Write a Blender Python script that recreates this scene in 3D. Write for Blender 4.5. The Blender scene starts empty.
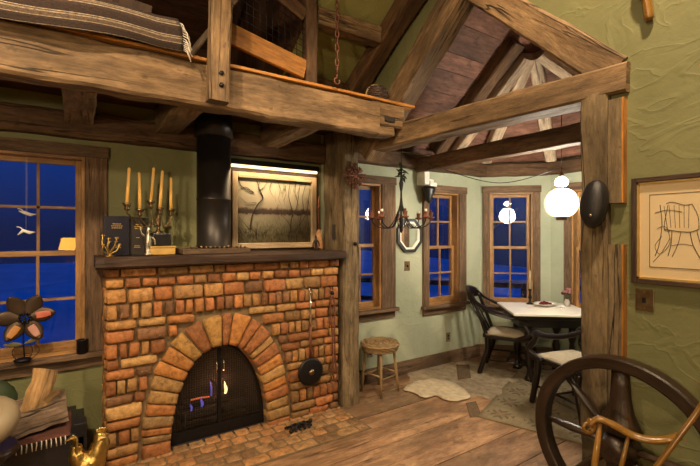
import bpy, math, random
from mathutils import Vector as V, Matrix, noise
R = random.Random(7)
PI = math.pi
SC = bpy.context.scene
COL = SC.collection
# ---------------------------------------------------------------- camera constants
FP = 410.0; EYE = 1.6
DX, DY = 0.5505, 0.8349      # view direction on plan
def ray(px, py):
    l = (px-350)/FP; u = (233-py)/FP
    return V((DX + DY*l, DY - DX*l, u))
def aty(px, py, Y): r = ray(px, py); return V((0,0,EYE)) + r*(Y/r.y)
def atx(px, py, X): r = ray(px, py); return V((0,0,EYE)) + r*(X/r.x)
def atz(px, py, Z): r = ray(px, py); return V((0,0,EYE)) + r*((Z-EYE)/r.z)
def atd(px, py, D): return V((0,0,EYE)) + ray(px, py)*D

# ---------------------------------------------------------------- materials
class NT:
    def __init__(s, name):
        s.m = bpy.data.materials.new(name); s.m.use_nodes = True
        s.t = s.m.node_tree; s.n = s.t.nodes; s.b = s.n['Principled BSDF']; s.out = s.n['Material Output']
    def node(s, ty, **kw):
        n = s.n.new(ty)
        for k, v in kw.items():
            if k.startswith('i_'):
                n.inputs[k[2:].replace('_', ' ')].default_value = v
            else: setattr(n, k, v)
        return n
    def link(s, a, b): s.t.links.new(a, b)
    def noise(s, vec, scale, detail=4, rough=.6, dist=0):
        n = s.node('ShaderNodeTexNoise'); n.inputs['Scale'].default_value = scale
        n.inputs['Detail'].default_value = detail; n.inputs['Roughness'].default_value = rough
        n.inputs['Distortion'].default_value = dist
        if vec is not None: s.link(vec, n.inputs['Vector'])
        return n.outputs['Fac']
    def ramp(s, fac, stops):
        n = s.node('ShaderNodeValToRGB'); e = n.color_ramp.elements
        while len(e) < len(stops): e.new(0.5)
        for i, (p, c) in enumerate(stops):
            e[i].position = p; e[i].color = (c[0], c[1], c[2], 1) if not isinstance(c, (int, float)) else (c, c, c, 1)
        s.link(fac, n.inputs['Fac']); return n.outputs['Color']
    def mix(s, fac, a, b, mode='MIX'):
        n = s.node('ShaderNodeMix', data_type='RGBA', blend_type=mode)
        for sock, v in ((n.inputs[0], fac), (n.inputs[6], a), (n.inputs[7], b)):
            if isinstance(v, (int, float)): sock.default_value = v
            elif isinstance(v, tuple): sock.default_value = (*v, 1)
            else: s.link(v, sock)
        return n.outputs[2]
    def mapping(s, vec, sc=(1,1,1), loc=(0,0,0)):
        n = s.node('ShaderNodeMapping'); s.link(vec, n.inputs['Vector'])
        n.inputs['Scale'].default_value = sc; n.inputs['Location'].default_value = loc
        return n.outputs['Vector']
    def bump(s, h, strength=.4, dist=.01, prev=None):
        n = s.node('ShaderNodeBump'); n.inputs['Strength'].default_value = strength
        n.inputs['Distance'].default_value = dist; s.link(h, n.inputs['Height'])
        if prev is not None: s.link(prev, n.inputs['Normal'])
        return n.outputs['Normal']
    def math(s, op, a, b):
        n = s.node('ShaderNodeMath', operation=op)
        for i, v in enumerate((a, b)):
            if isinstance(v, (int, float)): n.inputs[i].default_value = v
            else: s.link(v, n.inputs[i])
        return n.outputs[0]
def simple(name, col, rough=.5, metal=0, bump=0, bscale=60, var=.15, spec=.5):
    n = NT(name); geo = n.node('ShaderNodeTexCoord').outputs['Object']
    f = n.noise(geo, bscale*.3, 5)
    dk = tuple(c*(1-var) for c in col); lt = tuple(min(1, c*(1+var)) for c in col)
    n.link(n.ramp(f, [(.3, dk), (.7, lt)]), n.b.inputs['Base Color'])
    n.b.inputs['Roughness'].default_value = rough; n.b.inputs['Metallic'].default_value = metal
    n.b.inputs['Specular IOR Level'].default_value = spec
    if bump:
        n.link(n.bump(n.noise(geo, bscale, 6), bump, .01), n.b.inputs['Normal'])
    return n.m
def wood(name, dark, light, rough=.6, grain=30, cracks=.5, bump=.5, spots=.3, attr=False, spec=.35):
    n = NT(name)
    uv = n.node('ShaderNodeUVMap', uv_map='UVMap').outputs['UV']
    rnd = n.node('ShaderNodeObjectInfo').outputs['Random']
    comb = n.node('ShaderNodeCombineXYZ'); n.link(n.math('MULTIPLY', rnd, 37.0), comb.inputs['Z'])
    add = n.node('ShaderNodeVectorMath', operation='ADD'); n.link(uv, add.inputs[0]); n.link(comb.outputs[0], add.inputs[1])
    v = add.outputs[0]
    warp = n.noise(n.mapping(v, (1.5, 3, 1)), 1.0, 3)
    g = n.noise(n.mapping(v, (1.6, grain, 1)), 1.0, 9, .68, .5)
    fine = n.noise(n.mapping(v, (9, grain*4, 1)), 1.0, 5, .75)
    blot = n.noise(n.mapping(v, (1.2, 3, 1)), 1.3, 4, .6)
    mid = tuple((a+b)/2 for a, b in zip(dark, light))
    c = n.ramp(g, [(.30, dark), (.5, mid), (.72, light)])
    c = n.mix(n.ramp(blot, [(.42, 0), (.62, .75)]), c, tuple(x*.42 for x in mid))
    c = n.mix(.6, c, n.ramp(fine, [(.34, .25), (.62, 1.1)]), 'MULTIPLY')
    if cracks:
        ck = n.noise(n.mapping(v, (.45, 8, 1), (3, 7, 0)), 1.0, 4, .5, .3)
        cm = n.ramp(ck, [(.488, 0), (.498, 1), (.502, 1), (.512, 0)])
        gate = n.ramp(warp, [(.40, 0), (.55, cracks)])
        m = n.mix(1.0, cm, gate, 'MULTIPLY')
        c = n.mix(m, c, tuple(x*.12 for x in dark))
        hgt = n.mix(m, g, (0, 0, 0))
    else: hgt = g
    if spots:
        sp = n.noise(n.mapping(v, (5, 7, 1)), 2.2, 3, .5)
        c = n.mix(n.ramp(sp, [(.66, 0), (.72, spots)]), c, tuple(x*.3 for x in dark))
    if attr:
        a = n.node('ShaderNodeAttribute', attribute_name='Col').outputs['Color']
        c = n.mix(1.0, c, a, 'MULTIPLY')
    n.link(c, n.b.inputs['Base Color']); n.b.inputs['Roughness'].default_value = rough
    n.b.inputs['Specular IOR Level'].default_value = spec
    nb = n.bump(fine, bump*.5, .003); nb = n.bump(hgt, bump, .012, nb)
    n.link(nb, n.b.inputs['Normal'])
    return n.m
def plaster(name, a, b, bmp=.5):
    n = NT(name); p = n.node('ShaderNodeNewGeometry').outputs['Position']
    f1 = n.noise(p, 1.1, 5, .6, .5); f2 = n.noise(p, 7, 6, .65)
    c = n.ramp(f1, [(.3, a), (.7, b)])
    c = n.mix(.35, c, n.ramp(f2, [(.3, .72), (.7, 1.0)]), 'MULTIPLY')
    n.link(c, n.b.inputs['Base Color']); n.b.inputs['Roughness'].default_value = .62
    n.b.inputs['Specular IOR Level'].default_value = .3
    vor = n.noise(n.mapping(p, (1, 1, 1.6)), 2.6, 3, .5, 1.4)
    ridge = n.ramp(vor, [(.44, 0), (.5, .9), (.515, .2), (.6, .0)])
    nb = n.bump(n.noise(p, 30, 6, .7), .35*bmp, .01); nb = n.bump(f2, bmp*.6, .03, nb); nb = n.bump(ridge, bmp*.7, .012, nb)
    n.link(nb, n.b.inputs['Normal']); return n.m
def brickmat(name, soot=0):
    n = NT(name); p = n.node('ShaderNodeNewGeometry').outputs['Position']
    a = n.node('ShaderNodeAttribute', attribute_name='Col').outputs['Color']
    f = n.noise(p, 22, 7, .7, .4); f2 = n.noise(p, 9, 5, .6); f3 = n.noise(p, 14, 7, .75, .8)
    c = n.mix(1.0, a, n.ramp(f, [(.28, .28), (.5, .95), (.72, 1.5)]), 'MULTIPLY')
    c = n.mix(n.ramp(f3, [(.60, 0), (.70, .6)]), c, (.55, .38, .22))
    c = n.mix(n.ramp(f2, [(.60, 0), (.78, .5)]), c, (.16, .07, .03))
    n.link(c, n.b.inputs['Base Color']); n.b.inputs['Roughness'].default_value = .7
    n.b.inputs['Specular IOR Level'].default_value = .35
    nb = n.bump(f, .5, .012); nb = n.bump(n.noise(p, 110, 4), .35, .004, nb)
    n.link(nb, n.b.inputs['Normal']); return n.m
def emit(name, col, st):
    n = NT(name); n.b.inputs['Base Color'].default_value = (*col, 1)
    n.b.inputs['Emission Color'].default_value = (*col, 1); n.b.inputs['Emission Strength'].default_value = st
    return n.m
def glass(name, tint=(1, 1, 1), ior=1.5, rough=0.0):
    n = NT(name); n.n.remove(n.b)
    tr = n.node('ShaderNodeBsdfTransparent'); tr.inputs['Color'].default_value = (*tint, 1)
    gl = n.node('ShaderNodeBsdfGlossy'); gl.inputs['Roughness'].default_value = rough
    lw = n.node('ShaderNodeLayerWeight'); lw.inputs['Blend'].default_value = .5
    fr = n.math('ADD', n.math('MULTIPLY', n.math('POWER', lw.outputs['Facing'], 5.0), .8), (ior-1)*.07)
    mx = n.node('ShaderNodeMixShader'); n.link(fr, mx.inputs[0])
    n.link(tr.outputs[0], mx.inputs[1]); n.link(gl.outputs[0], mx.inputs[2])
    n.link(mx.outputs[0], n.out.inputs['Surface']); return n.m

M = {}
M['plaster'] = plaster('green_plaster', (.125, .128, .054), (.17, .17, .078), .28)
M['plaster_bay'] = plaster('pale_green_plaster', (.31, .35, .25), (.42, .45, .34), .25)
M['plaster_back'] = plaster('sage_plaster', (.165, .17, .075), (.22, .225, .11), .25)
M['ceil_green'] = plaster('green_ceiling_plaster', (.22, .21, .07), (.28, .27, .10), .4)
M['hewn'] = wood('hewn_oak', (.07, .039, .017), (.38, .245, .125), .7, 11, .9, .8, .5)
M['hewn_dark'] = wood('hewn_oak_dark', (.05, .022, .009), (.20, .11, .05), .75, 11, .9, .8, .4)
M['hewn_pale_lit'] = wood('hewn_oak_pale_lit', (.32, .21, .13), (.72, .58, .42), .7, 12, .7, .7, .3)  # oak lightened, lantern light on the bay rafters put into the colour
M['post'] = wood('post_oak', (.055, .036, .018), (.30, .22, .12), .75, 10, 1.0, .9, .5)
M['pine'] = wood('orange_pine', (.38, .15, .03), (.62, .29, .07), .45, 14, .2, .2, .15)
M['sash'] = wood('sash_pine', (.30, .15, .05), (.55, .31, .12), .5, 18, 0, .2, .1)
M['barn'] = wood('barn_board', (.07, .04, .022), (.27, .17, .10), .8, 22, .6, .6, .3)
M['floorwood'] = wood('plank_floor', (.15, .080, .042), (.47, .30, .175), .36, 7, .7, .12, .5, attr=True, spec=.45)
M['roofwood'] = wood('roof_boards', (.11, .045, .028), (.38, .18, .12), .7, 9, .3, .3, .4, attr=True)
M['darkboards'] = wood('dark_boards', (.05, .02, .009), (.15, .065, .025), .75, 12, .5, .4, .4, attr=True)
M['mantel'] = wood('mantel_wood', (.018, .009, .006), (.09, .048, .03), .5, 20, .6, .6, .3)
M['furn'] = wood('dark_varnished_wood', (.005, .003, .002), (.018, .009, .006), .3, 26, 0, .1, 0, spec=.4)
M['wheelwood'] = wood('old_wheel_wood', (.009, .005, .003), (.052, .028, .015), .38, 26, .4, .35, .2, spec=.5)
M['goldwood'] = wood('honey_varnished_wood', (.12, .055, .010), (.42, .22, .045), .25, 20, 0, .1, .2, spec=.6)
M['wicker'] = wood('wicker', (.16, .10, .04), (.45, .30, .14), .6, 40, 0, .4, 0)
M['logwood'] = wood('split_log_wood', (.26, .14, .05), (.54, .34, .15), .8, 20, .5, .7, .2)
M['bark'] = wood('log_bark', (.10, .065, .045), (.36, .26, .18), .9, 30, .8, 1.0, .5)
M['brick'] = brickmat('old_brick')
M['mortar'] = simple('mortar', (.15, .10, .048), .9, 0, .8, 60, .3)
M['floorbrick'] = brickmat('hearth_brick')
M['soot'] = simple('soot', (.018, .014, .012), .9, 0, .4, 30, .4)
M['sootbrick'] = simple('sooty_brick', (.10, .04, .02), .85, 0, .6, 40, .5)
M['iron'] = simple('black_iron', (.012, .011, .012), .45, .6, .2, 80, .3)
M['meshmetal'] = simple('dull_mesh_wire', (.12, .10, .085), .5, .3)
M['ironrust'] = simple('rusty_iron', (.16, .06, .035), .6, .6, .4, 90, .4)
M['pipe'] = simple('black_enamel_pipe', (.026, .022, .020), .42, .5, .05, 30, .15)
M['brass'] = simple('brass', (.45, .31, .10), .36, 1, .3, 60, .25)
M['oldbrass'] = simple('aged_brass', (.22, .15, .08), .4, 1, .3, 60, .3)
M['silver'] = simple('tarnished_silver', (.42, .38, .30), .35, 1, .6, 90, .3)
M['blackplastic'] = simple('black_plastic', (.012, .012, .014), .35, 0, .3, 200, .1)
M['wax'] = simple('yellow_wax', (.85, .50, .13), .45, 0, .05, 20, .08)
M['bookblue'] = simple('navy_leather', (.006, .006, .018), .4, 0, .1, 80, .2)
M['bookblack'] = simple('black_leather', (.010, .009, .010), .4, 0, .1, 80, .2)
M['gold'] = simple('gold_leaf', (.65, .45, .15), .4, .8)
M['paper'] = simple('paper', (.62, .52, .33), .8)
M['ochre'] = simple('ochre_card', (.45, .28, .07), .6)
M['cream'] = simple('cream_seat_cloth', (.40, .34, .24), .8, 0, .3, 150, .12)
M['marble'] = simple('white_tabletop', (.80, .76, .68), .3, 0, .02, 8, .06)
M['white'] = simple('white_ceramic', (.75, .72, .66), .35)
M['fruit'] = simple('dark_red_fruit', (.16, .015, .03), .25, 0, 0, 30, .5)
M['hide'] = simple('cream_hide', (.42, .35, .24), .9, 0, .8, 60, .22)
M['hidegrey'] = simple('grey_tan_hide', (.25, .195, .125), .9, 0, .8, 40, .35)
M['hidebrown'] = simple('tan_hide', (.11, .07, .035), .9, 0, .8, 60, .3)
M['lampglass'] = emit('lit_opal_glass', (1, .88, .70), 160)
M['smallglass'] = emit('lit_small_glass', (1, .86, .66), 55)
M['bar'] = emit('picture_light_tube', (1, .68, .34), 2.4)
M['shade'] = emit('lit_lampshade', (1, .40, .02), 22)
M['glowwhite'] = emit('flame_white', (1, .6, .25), 3.5)
M['glowblue'] = emit('flame_blue', (.18, .16, .9), .55)
M['glowred'] = emit('ember', (1, .2, .06), .6)
M['pane'] = glass('window_glass')
M['fireglass'] = glass('fire_screen_glass', (.75, .75, .75), 1.45, .05)
M['picglass'] = glass('picture_glass', (1, 1, 1), 1.4)
M['mirror'] = simple('mirror_silver', (.9, .9, .9), .02, 1, 0, 1, 0)
M['petal_brown'] = simple('brown_petal', (.07, .048, .032), .45, .6)
M['petal_red'] = simple('coral_petal', (.50, .13, .09), .5)
M['petal_pink'] = simple('pink_petal', (.45, .22, .18), .5)
M['petal_orange'] = simple('orange_petal', (.42, .19, .05), .5)
M['leafgreen'] = simple('olive_metal_leaf', (.14, .12, .05), .5, .4)
M['leafdark'] = simple('dark_green_leaf', (.03, .05, .02), .6)
M['grey_glass'] = simple('greyish_jar', (.38, .34, .28), .2)
M['pinkbloom'] = simple('dried_pink_blossom', (.30, .13, .12), .8, 0, .4, 90, .4)
M['paleframe'] = wood('pale_frame_wood', (.36, .25, .14), (.62, .47, .29), .5, 20, 0, .2, .1)
M['mat'] = simple('picture_mat', (.58, .46, .28), .85, 0, 0, 20, .05)
M['drawpaper'] = simple('drawing_paper', (.62, .50, .31), .85, 0, 0, 20, .06)
M['ink'] = simple('sepia_ink', (.05, .032, .02), .8)
M['redcloth'] = simple('dark_red_cloth', (.09, .03, .02), .9, 0, .5, 120, .3)
M['fringe'] = simple('cream_fringe', (.55, .5, .42), .8)
M['beigecloth'] = simple('beige_leather', (.25, .20, .125), .55, 0, .1, 30, .1)
M['blacklacquer'] = simple('black_lacquer', (.008, .008, .010), .35, 0, .05, 30, .2)
M['snow'] = simple('snowy_ground', (.55, .58, .65), .9, 0, .6, 2, .25)
M['chrome'] = simple('chrome', (.8, .78, .75), .15, 1, 0, 1, 0)
M['grey'] = simple('grey_outlet', (.16, .13, .09), .5)
M['broomstraw'] = simple('broom_straw', (.30, .15, .06), .8, 0, .7, 150, .3)

# blanket: woven stripes
def mk_blanket():
    n = NT('striped_wool'); uv = n.node('ShaderNodeUVMap', uv_map='UVMap').outputs['UV']
    sep = n.node('ShaderNodeSeparateXYZ'); n.link(uv, sep.inputs[0])
    t = n.math('FRACT', n.math('MULTIPLY', sep.outputs['Y'], 9), 0)
    c = n.ramp(t, [(0, (.035, .02, .015)), (.38, (.035, .02, .015)), (.42, (.36, .29, .20)), (.47, (.05, .03, .02)),
                   (.52, (.30, .24, .17)), (.60, (.11, .075, .05)), (.78, (.14, .10, .065)), (.82, (.38, .30, .21)), (.86, (.05, .03, .02))])
    for r in n.t.nodes:
        if r.type == 'VALTORGB': r.color_ramp.interpolation = 'CONSTANT'
    wv = n.noise(n.mapping(uv, (60, 160, 1)), 1, 5, .8)
    c = n.mix(.6, c, n.ramp(wv, [(.40, .05), (.62, 1.6)]), 'MULTIPLY')
    n.link(c, n.b.inputs['Base Color']); n.b.inputs['Roughness'].default_value = .95
    n.link(n.bump(wv, .7, .008), n.b.inputs['Normal']); return n.m
M['blanket'] = mk_blanket()
def mk_rug():
    n = NT('faded_rug'); p = n.node('ShaderNodeUVMap', uv_map='UVMap').outputs['UV']
    sep = n.node('ShaderNodeSeparateXYZ'); n.link(p, sep.inputs[0])
    fx = n.math('ABSOLUTE', n.math('SUBTRACT', n.math('FRACT', n.math('MULTIPLY', sep.outputs['X'], 3.2), 0), .5), 0)
    fy = n.math('ABSOLUTE', n.math('SUBTRACT', n.math('FRACT', n.math('MULTIPLY', sep.outputs['Y'], 3.2), 0), .5), 0)
    d = n.math('ADD', fx, fy)
    c = n.ramp(d, [(.0, (.17, .07, .04)), (.18, (.18, .14, .07)), (.30, (.04, .03, .02)), (.38, (.22, .175, .10)), (.8, (.16, .125, .07))])
    st = n.ramp(n.math('FRACT', n.math('MULTIPLY', sep.outputs['X'], 9), 0), [(0, .75), (.5, 1.0), (.85, .7)])
    c = n.mix(.5, c, st, 'MULTIPLY')
    w = n.noise(n.mapping(p, (12, 12, 1)), 1, 7, .75)
    c = n.mix(n.ramp(w, [(.35, .6), (.65, .0)]), c, (.15, .115, .065))
    n.link(c, n.b.inputs['Base Color']); n.b.inputs['Roughness'].default_value = .95
    n.link(n.bump(n.noise(n.mapping(p, (150, 150, 1)), 1, 3), .5, .006), n.b.inputs['Normal']); return n.m
M['rug'] = mk_rug()
def mk_paint():
    n = NT('winter_landscape_paint'); p = n.node('ShaderNodeUVMap', uv_map='UVMap').outputs['UV']
    sep = n.node('ShaderNodeSeparateXYZ'); n.link(p, sep.inputs[0])
    w = n.noise(n.mapping(p, (14, 9, 1)), 1, 7, .7); 
    y = n.math('ADD', sep.outputs['Y'], n.math('MULTIPLY', n.math('SUBTRACT', w, .5), .14))
    c = n.ramp(y, [(0, (.14, .13, .07)), (.22, (.26, .24, .15)), (.40, (.42, .38, .27)), (.44, (.40, .34, .25)), (.46, (.07, .045, .035)),
                   (.52, (.09, .06, .05)), (.56, (.42, .37, .27)), (.8, (.38, .35, .25)), (1, (.27, .25, .17))])
    s = n.noise(n.mapping(p, (60, 14, 1)), 1, 5, .7, .5)
    lowf = n.ramp(sep.outputs['Y'], [(.15, .9), (.42, .0)])
    c = n.mix(n.mix(1.0, lowf, n.ramp(s, [(.45, 0), (.6, 1)]), 'MULTIPLY'), c, (.05, .045, .02))
    n.link(c, n.b.inputs['Base Color']); n.b.inputs['Roughness'].default_value = .7; return n.m
M['paint'] = mk_paint()

# ---------------------------------------------------------------- mesh builder
WL = {}   # world translation of every parentable object
class MB:
    def __init__(s): s.v = []; s.f = []; s.uv = []; s.c = []; s.smooth = []
    def face(s, idx, uvs, col=(1, 1, 1), sm=False):
        s.f.append(idx); s.uv.append(uvs); s.c.append(col); s.smooth.append(sm)
    def add(s, pts): b = len(s.v); s.v += [V(p) for p in pts]; return b
    def hexa(s, p, col=(1, 1, 1), uoff=None):
        # p: 8 corners, 0-3 bottom ring, 4-7 top ring
        b = s.add(p); q = [V(x) for x in p]
        ax = [(q[1]-q[0]), (q[3]-q[0]), (q[4]-q[0])]; L = [a.length for a in ax]
        k = L.index(max(L)); u = ax[k].normalized(); o = q[0]
        ou = R.random()*9 if uoff is None else uoff
        for f in ((0, 3, 2, 1), (4, 5, 6, 7), (0, 1, 5, 4), (1, 2, 6, 5), (2, 3, 7, 6), (3, 0, 4, 7)):
            n = (q[f[1]]-q[f[0]]).cross(q[f[2]]-q[f[0]])
            if n.length < 1e-12: n = V((0, 0, 1))
            w = n.cross(u)
            w = w.normalized() if w.length > 1e-9*n.length and w.length > 1e-9 and abs(n.normalized().dot(u)) < .95 else ax[(k+1) % 3].normalized()
            s.face([b+i for i in f], [((q[i]-o).dot(u)+ou, (q[i]-o).dot(w)+ou*.37+hash(f) % 7) for i in f], col)
        return s
    def box(s, c, d, rot=None, col=(1, 1, 1)):
        c = V(c); x, y, z = d[0]/2, d[1]/2, d[2]/2
        P = [V(p) for p in ((-x, -y, -z), (x, -y, -z), (x, y, -z), (-x, y, -z), (-x, -y, z), (x, -y, z), (x, y, z), (-x, y, z))]
        if rot is not None: P = [rot @ p for p in P]
        return s.hexa([c+p for p in P], col)
    def span(s, x0, x1, y0, y1, z0, z1, col=(1, 1, 1)):
        return s.box(((x0+x1)/2, (y0+y1)/2, (z0+z1)/2), (abs(x1-x0), abs(y1-y0), abs(z1-z0)), None, col)
    def beam(s, p0, p1, w, h, up=(0, 0, 1), seg=None, jit=.006, ch=.012, w1=None, h1=None, col=(1, 1, 1), uoff=None):
        """hewn timber from p0 to p1 (centre line), w wide sideways, h along up"""
        p0, p1 = V(p0), V(p1); a = (p1-p0); L = a.length; a.normalize()
        sd = a.cross(V(up)).normalized(); u = sd.cross(a).normalized()
        seg = seg or max(2, int(L/.12)); w1 = w1 or w; h1 = h1 or h
        sx = V((R.random()*50, R.random()*50, R.random()*50)); rings = []; k = ou = R.random()*20 if uoff is None else uoff
        for i in range(seg+1):
            t = i/seg; W = (w+(w1-w)*t)/2; H = (h+(h1-h)*t)/2; c = min(ch, W*.4, H*.4)
            pr = []
            for (x0, y0, x1, y1) in ((-W+c, -H, W-c, -H), (W, -H+c, W, H-c), (W-c, H, -W+c, H), (-W, H-c, -W, -H+c)):
                for q in (0, .33, .67, 1):
                    pr.append((x0+(x1-x0)*q, y0+(y1-y0)*q))
            ring = []
            for (x, y) in pr:
                P = p0+a*(L*t)+sd*x+u*y
                if jit:
                    nz = noise.noise(P*5+sx)*1.2+noise.noise(P*14+sx)*.6
                    d = sd*x+u*y; P = P+d.normalized()*nz*jit*1.6
                ring.append(P)
            rings.append(ring)
        n = len(rings[0]); per = [0]
        for j in range(n): per.append(per[-1]+(rings[0][(j+1) % n]-rings[0][j]).length)
        b = s.add([p for r in rings for p in r])
        for i in range(seg):
            for j in range(n):
                j2 = (j+1) % n; u0 = L*i/seg+ou; u1 = L*(i+1)/seg+ou
                s.face([b+i*n+j, b+i*n+j2, b+(i+1)*n+j2, b+(i+1)*n+j], [(u0, per[j]+ou), (u0, per[j+1]+ou), (u1, per[j+1]+ou), (u1, per[j]+ou)], col)
        for r, rev in ((0, True), (seg, False)):
            idx = [b+r*n+j for j in range(n)]
            pts = [(rings[r][j]-p0) for j in range(n)]
            uv = [(q.dot(sd)*4+ou, q.dot(u)*4) for q in pts]
            if rev: idx.reverse(); uv.reverse()
            s.face(idx, uv, col)
        return s
    def tube(s, pts, r, n=8, closed=False, sm=True, caps=True, col=(1, 1, 1), flat=1.0, up=None):
        pts = [V(p) for p in pts]; m = len(pts); rr = r if isinstance(r, (list, tuple)) else [r]*m
        b = len(s.v); prev = None; L = 0; ls = []
        for i, p in enumerate(pts):
            if closed: t = pts[(i+1) % m]-pts[i-1]
            else: t = pts[min(i+1, m-1)]-pts[max(i-1, 0)]
            if t.length < 1e-9: t = V((0, 0, 1))
            t.normalize()
            if prev is None:
                ref = V(up) if up else (V((0, 0, 1)) if abs(t.z) < .9 else V((1, 0, 0)))
                x = ref.cross(t).normalized()
            else:
                x = (prev-t*prev.dot(t))
                x = x.normalized() if x.length > 1e-6 else V((1, 0, 0))
            prev = x; y = t.cross(x)
            if i: L += (p-pts[i-1]).length
            ls.append(L)
            for k in range(n):
                a = 2*PI*k/n; s.v.append(p+(x*math.cos(a)+y*math.sin(a)*flat)*rr[i])
        ou = R.random()*9
        for i in range(m if closed else m-1):
            i2 = (i+1) % m; lu = ls[i2] if i2 > i else ls[i]+.01
            for k in range(n):
                k2 = (k+1) % n; pv = 2*PI*rr[i]/n
                s.face([b+i*n+k, b+i*n+k2, b+i2*n+k2, b+i2*n+k], [(ls[i]+ou, k*pv), (ls[i]+ou, (k+1)*pv), (lu+ou, (k+1)*pv), (lu+ou, k*pv)], col, sm)
        if caps and not closed:
            s.face([b+k for k in range(n)][::-1], [(0, 0)]*n, col); s.face([b+(m-1)*n+k for k in range(n)], [(0, 0)]*n, col)
        return s
    def lathe(s, prof, c=(0, 0, 0), n=24, rot=None, sm=True, col=(1, 1, 1), sx=1, sy=1):
        c = V(c); b = len(s.v); m = len(prof); L = [0]
        for i in range(1, m): L.append(L[-1]+math.hypot(prof[i][0]-prof[i-1][0], prof[i][1]-prof[i-1][1]))
        for (r, z) in prof:
            for k in range(n):
                a = 2*PI*k/n; p = V((r*math.cos(a)*sx, r*math.sin(a)*sy, z))
                if rot is not None: p = rot @ p
                s.v.append(c+p)
        for i in range(m-1):
            for k in range(n):
                k2 = (k+1) % n; w = 2*PI*max(prof[i][0], .001)/n
                s.face([b+i*n+k, b+i*n+k2, b+(i+1)*n+k2, b+(i+1)*n+k], [(L[i], k*w), (L[i], (k+1)*w), (L[i+1], (k+1)*w), (L[i+1], k*w)], col, sm)
        if prof[0][0] > 1e-5: s.face([b+k for k in range(n)][::-1], [(0, 0)]*n, col)
        if prof[-1][0] > 1e-5: s.face([b+(m-1)*n+k for k in range(n)], [(0, 0)]*n, col)
        return s
    def ball(s, c, r, n=14, sx=1, sy=1, sz=1, rot=None, jit=0):
        prof = [(math.sin(PI*i/(n//2))*r+1e-6, -math.cos(PI*i/(n//2))*r*sz) for i in range(n//2+1)]
        b = len(s.v); s.lathe(prof, c, n, rot, True, (1, 1, 1), sx, sy)
        if jit:
            for i in range(b, len(s.v)):
                d = s.v[i]-V(c)
                if d.length > 1e-6: s.v[i] = s.v[i]+d.normalized()*noise.noise(s.v[i]*25)*jit
        return s
    def prism(s, poly, o, ax, ay, nrm, th, sm=False, col=(1, 1, 1)):
        """2-D polygon (counter-clockwise about nrm) extruded th along nrm"""
        o, ax, ay, nrm = V(o), V(ax), V(ay), V(nrm); n = len(poly)
        b = s.add([o+ax*x+ay*y for x, y in poly]+[o+ax*x+ay*y+nrm*th for x, y in poly])
        s.face([b+i for i in range(n)][::-1], [poly[i] for i in range(n)][::-1], col)
        s.face([b+n+i for i in range(n)], [poly[i] for i in range(n)], col)
        for i in range(n):
            j = (i+1) % n; s.face([b+i, b+j, b+n+j, b+n+i], [poly[i], poly[j], (poly[j][0], poly[j][1]+th), (poly[i][0], poly[i][1]+th)], col, sm)
        return s
    def sheet(s, fn, nu, nv, th=0, uvs=(1, 1), sm=True, nrm=None):
        """surface fn(u,v)->point; th gives it thickness"""
        b = len(s.v)
        top = [[V(fn(i/nu, j/nv)) for j in range(nv+1)] for i in range(nu+1)]
        def N(i, j):
            if nrm is not None: return V(nrm)
            a = top[min(i+1, nu)][j]-top[max(i-1, 0)][j]; c = top[i][min(j+1, nv)]-top[i][max(j-1, 0)]
            q = a.cross(c); return q.normalized() if q.length > 1e-12 else V((0, 0, 1))
        for lay in ((0,) if not th else (0, 1)):
            for i in range(nu+1):
                for j in range(nv+1): s.v.append(top[i][j]-N(i, j)*th*lay)
        K = (nu+1)*(nv+1); W = nv+1
        for lay in ((0,) if not th else (0, 1)):
            for i in range(nu):
                for j in range(nv):
                    q = [(i, j), (i+1, j), (i+1, j+1), (i, j+1)]
                    if lay: q.reverse()
                    s.face([b+lay*K+x*W+y for x, y in q], [(x/nu*uvs[0], y/nv*uvs[1]) for x, y in q], (1, 1, 1), sm)
        if th:
            edge = [(i, 0) for i in range(nu)]+[(nu, j) for j in range(nv)]+[(i, nv) for i in range(nu, 0, -1)]+[(0, j) for j in range(nv, 0, -1)]
            for a, c in zip(edge, edge[1:]+edge[:1]):
                s.face([b+c[0]*W+c[1], b+a[0]*W+a[1], b+K+a[0]*W+a[1], b+K+c[0]*W+c[1]], [(a[0]/nu*uvs[0], a[1]/nv*uvs[1])]*4, (1, 1, 1), False)
        return s
    def planks(s, A, B, C, D, n, th, gap=.004, shade=.25, nrm=None, stagger=0):
        """boards parallel to AB filling quad A,B,C,D (D next to A); thickness grows along nrm"""
        A, B, C, D = map(V, (A, B, C, D)); nr = V(nrm).normalized(); L = max((B-A).length, (C-D).length)
        w = (D-A).length if (D-A).length > 1e-6 else (C-B).length
        ts = [0]; 
        for i in range(n): ts.append(ts[-1]+.7+R.random()*.6)
        ts = [t/ts[-1] for t in ts]
        for i in range(n):
            t0 = ts[i]; t1 = ts[i+1]-gap/w
            cuts = [0, 1]
            if stagger:
                x = R.random()*.5; cuts = [0]
                while True:
                    x += (stagger*(.7+R.random()*.8))/L
                    if x > .97: break
                    cuts.append(x)
                cuts.append(1)
            for c0, c1 in zip(cuts, cuts[1:]):
                c1 = c1-(gap/L if c1 < 1 else 0)
                g = lambda t, c: (A+(D-A)*t)*(1-c)+(B+(C-B)*t)*c
                p = [g(t0, c0), g(t0, c1), g(t1, c1), g(t1, c0)]
                k = 1-shade+R.random()*shade*1.6; hue = (R.random()-.5)*.12
                dz = nr*(R.random()*.0025)
                s.hexa([q+dz for q in p]+[q+nr*th+dz for q in p], (k*(1+hue), k, k*(1-hue)))
        return s
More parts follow.
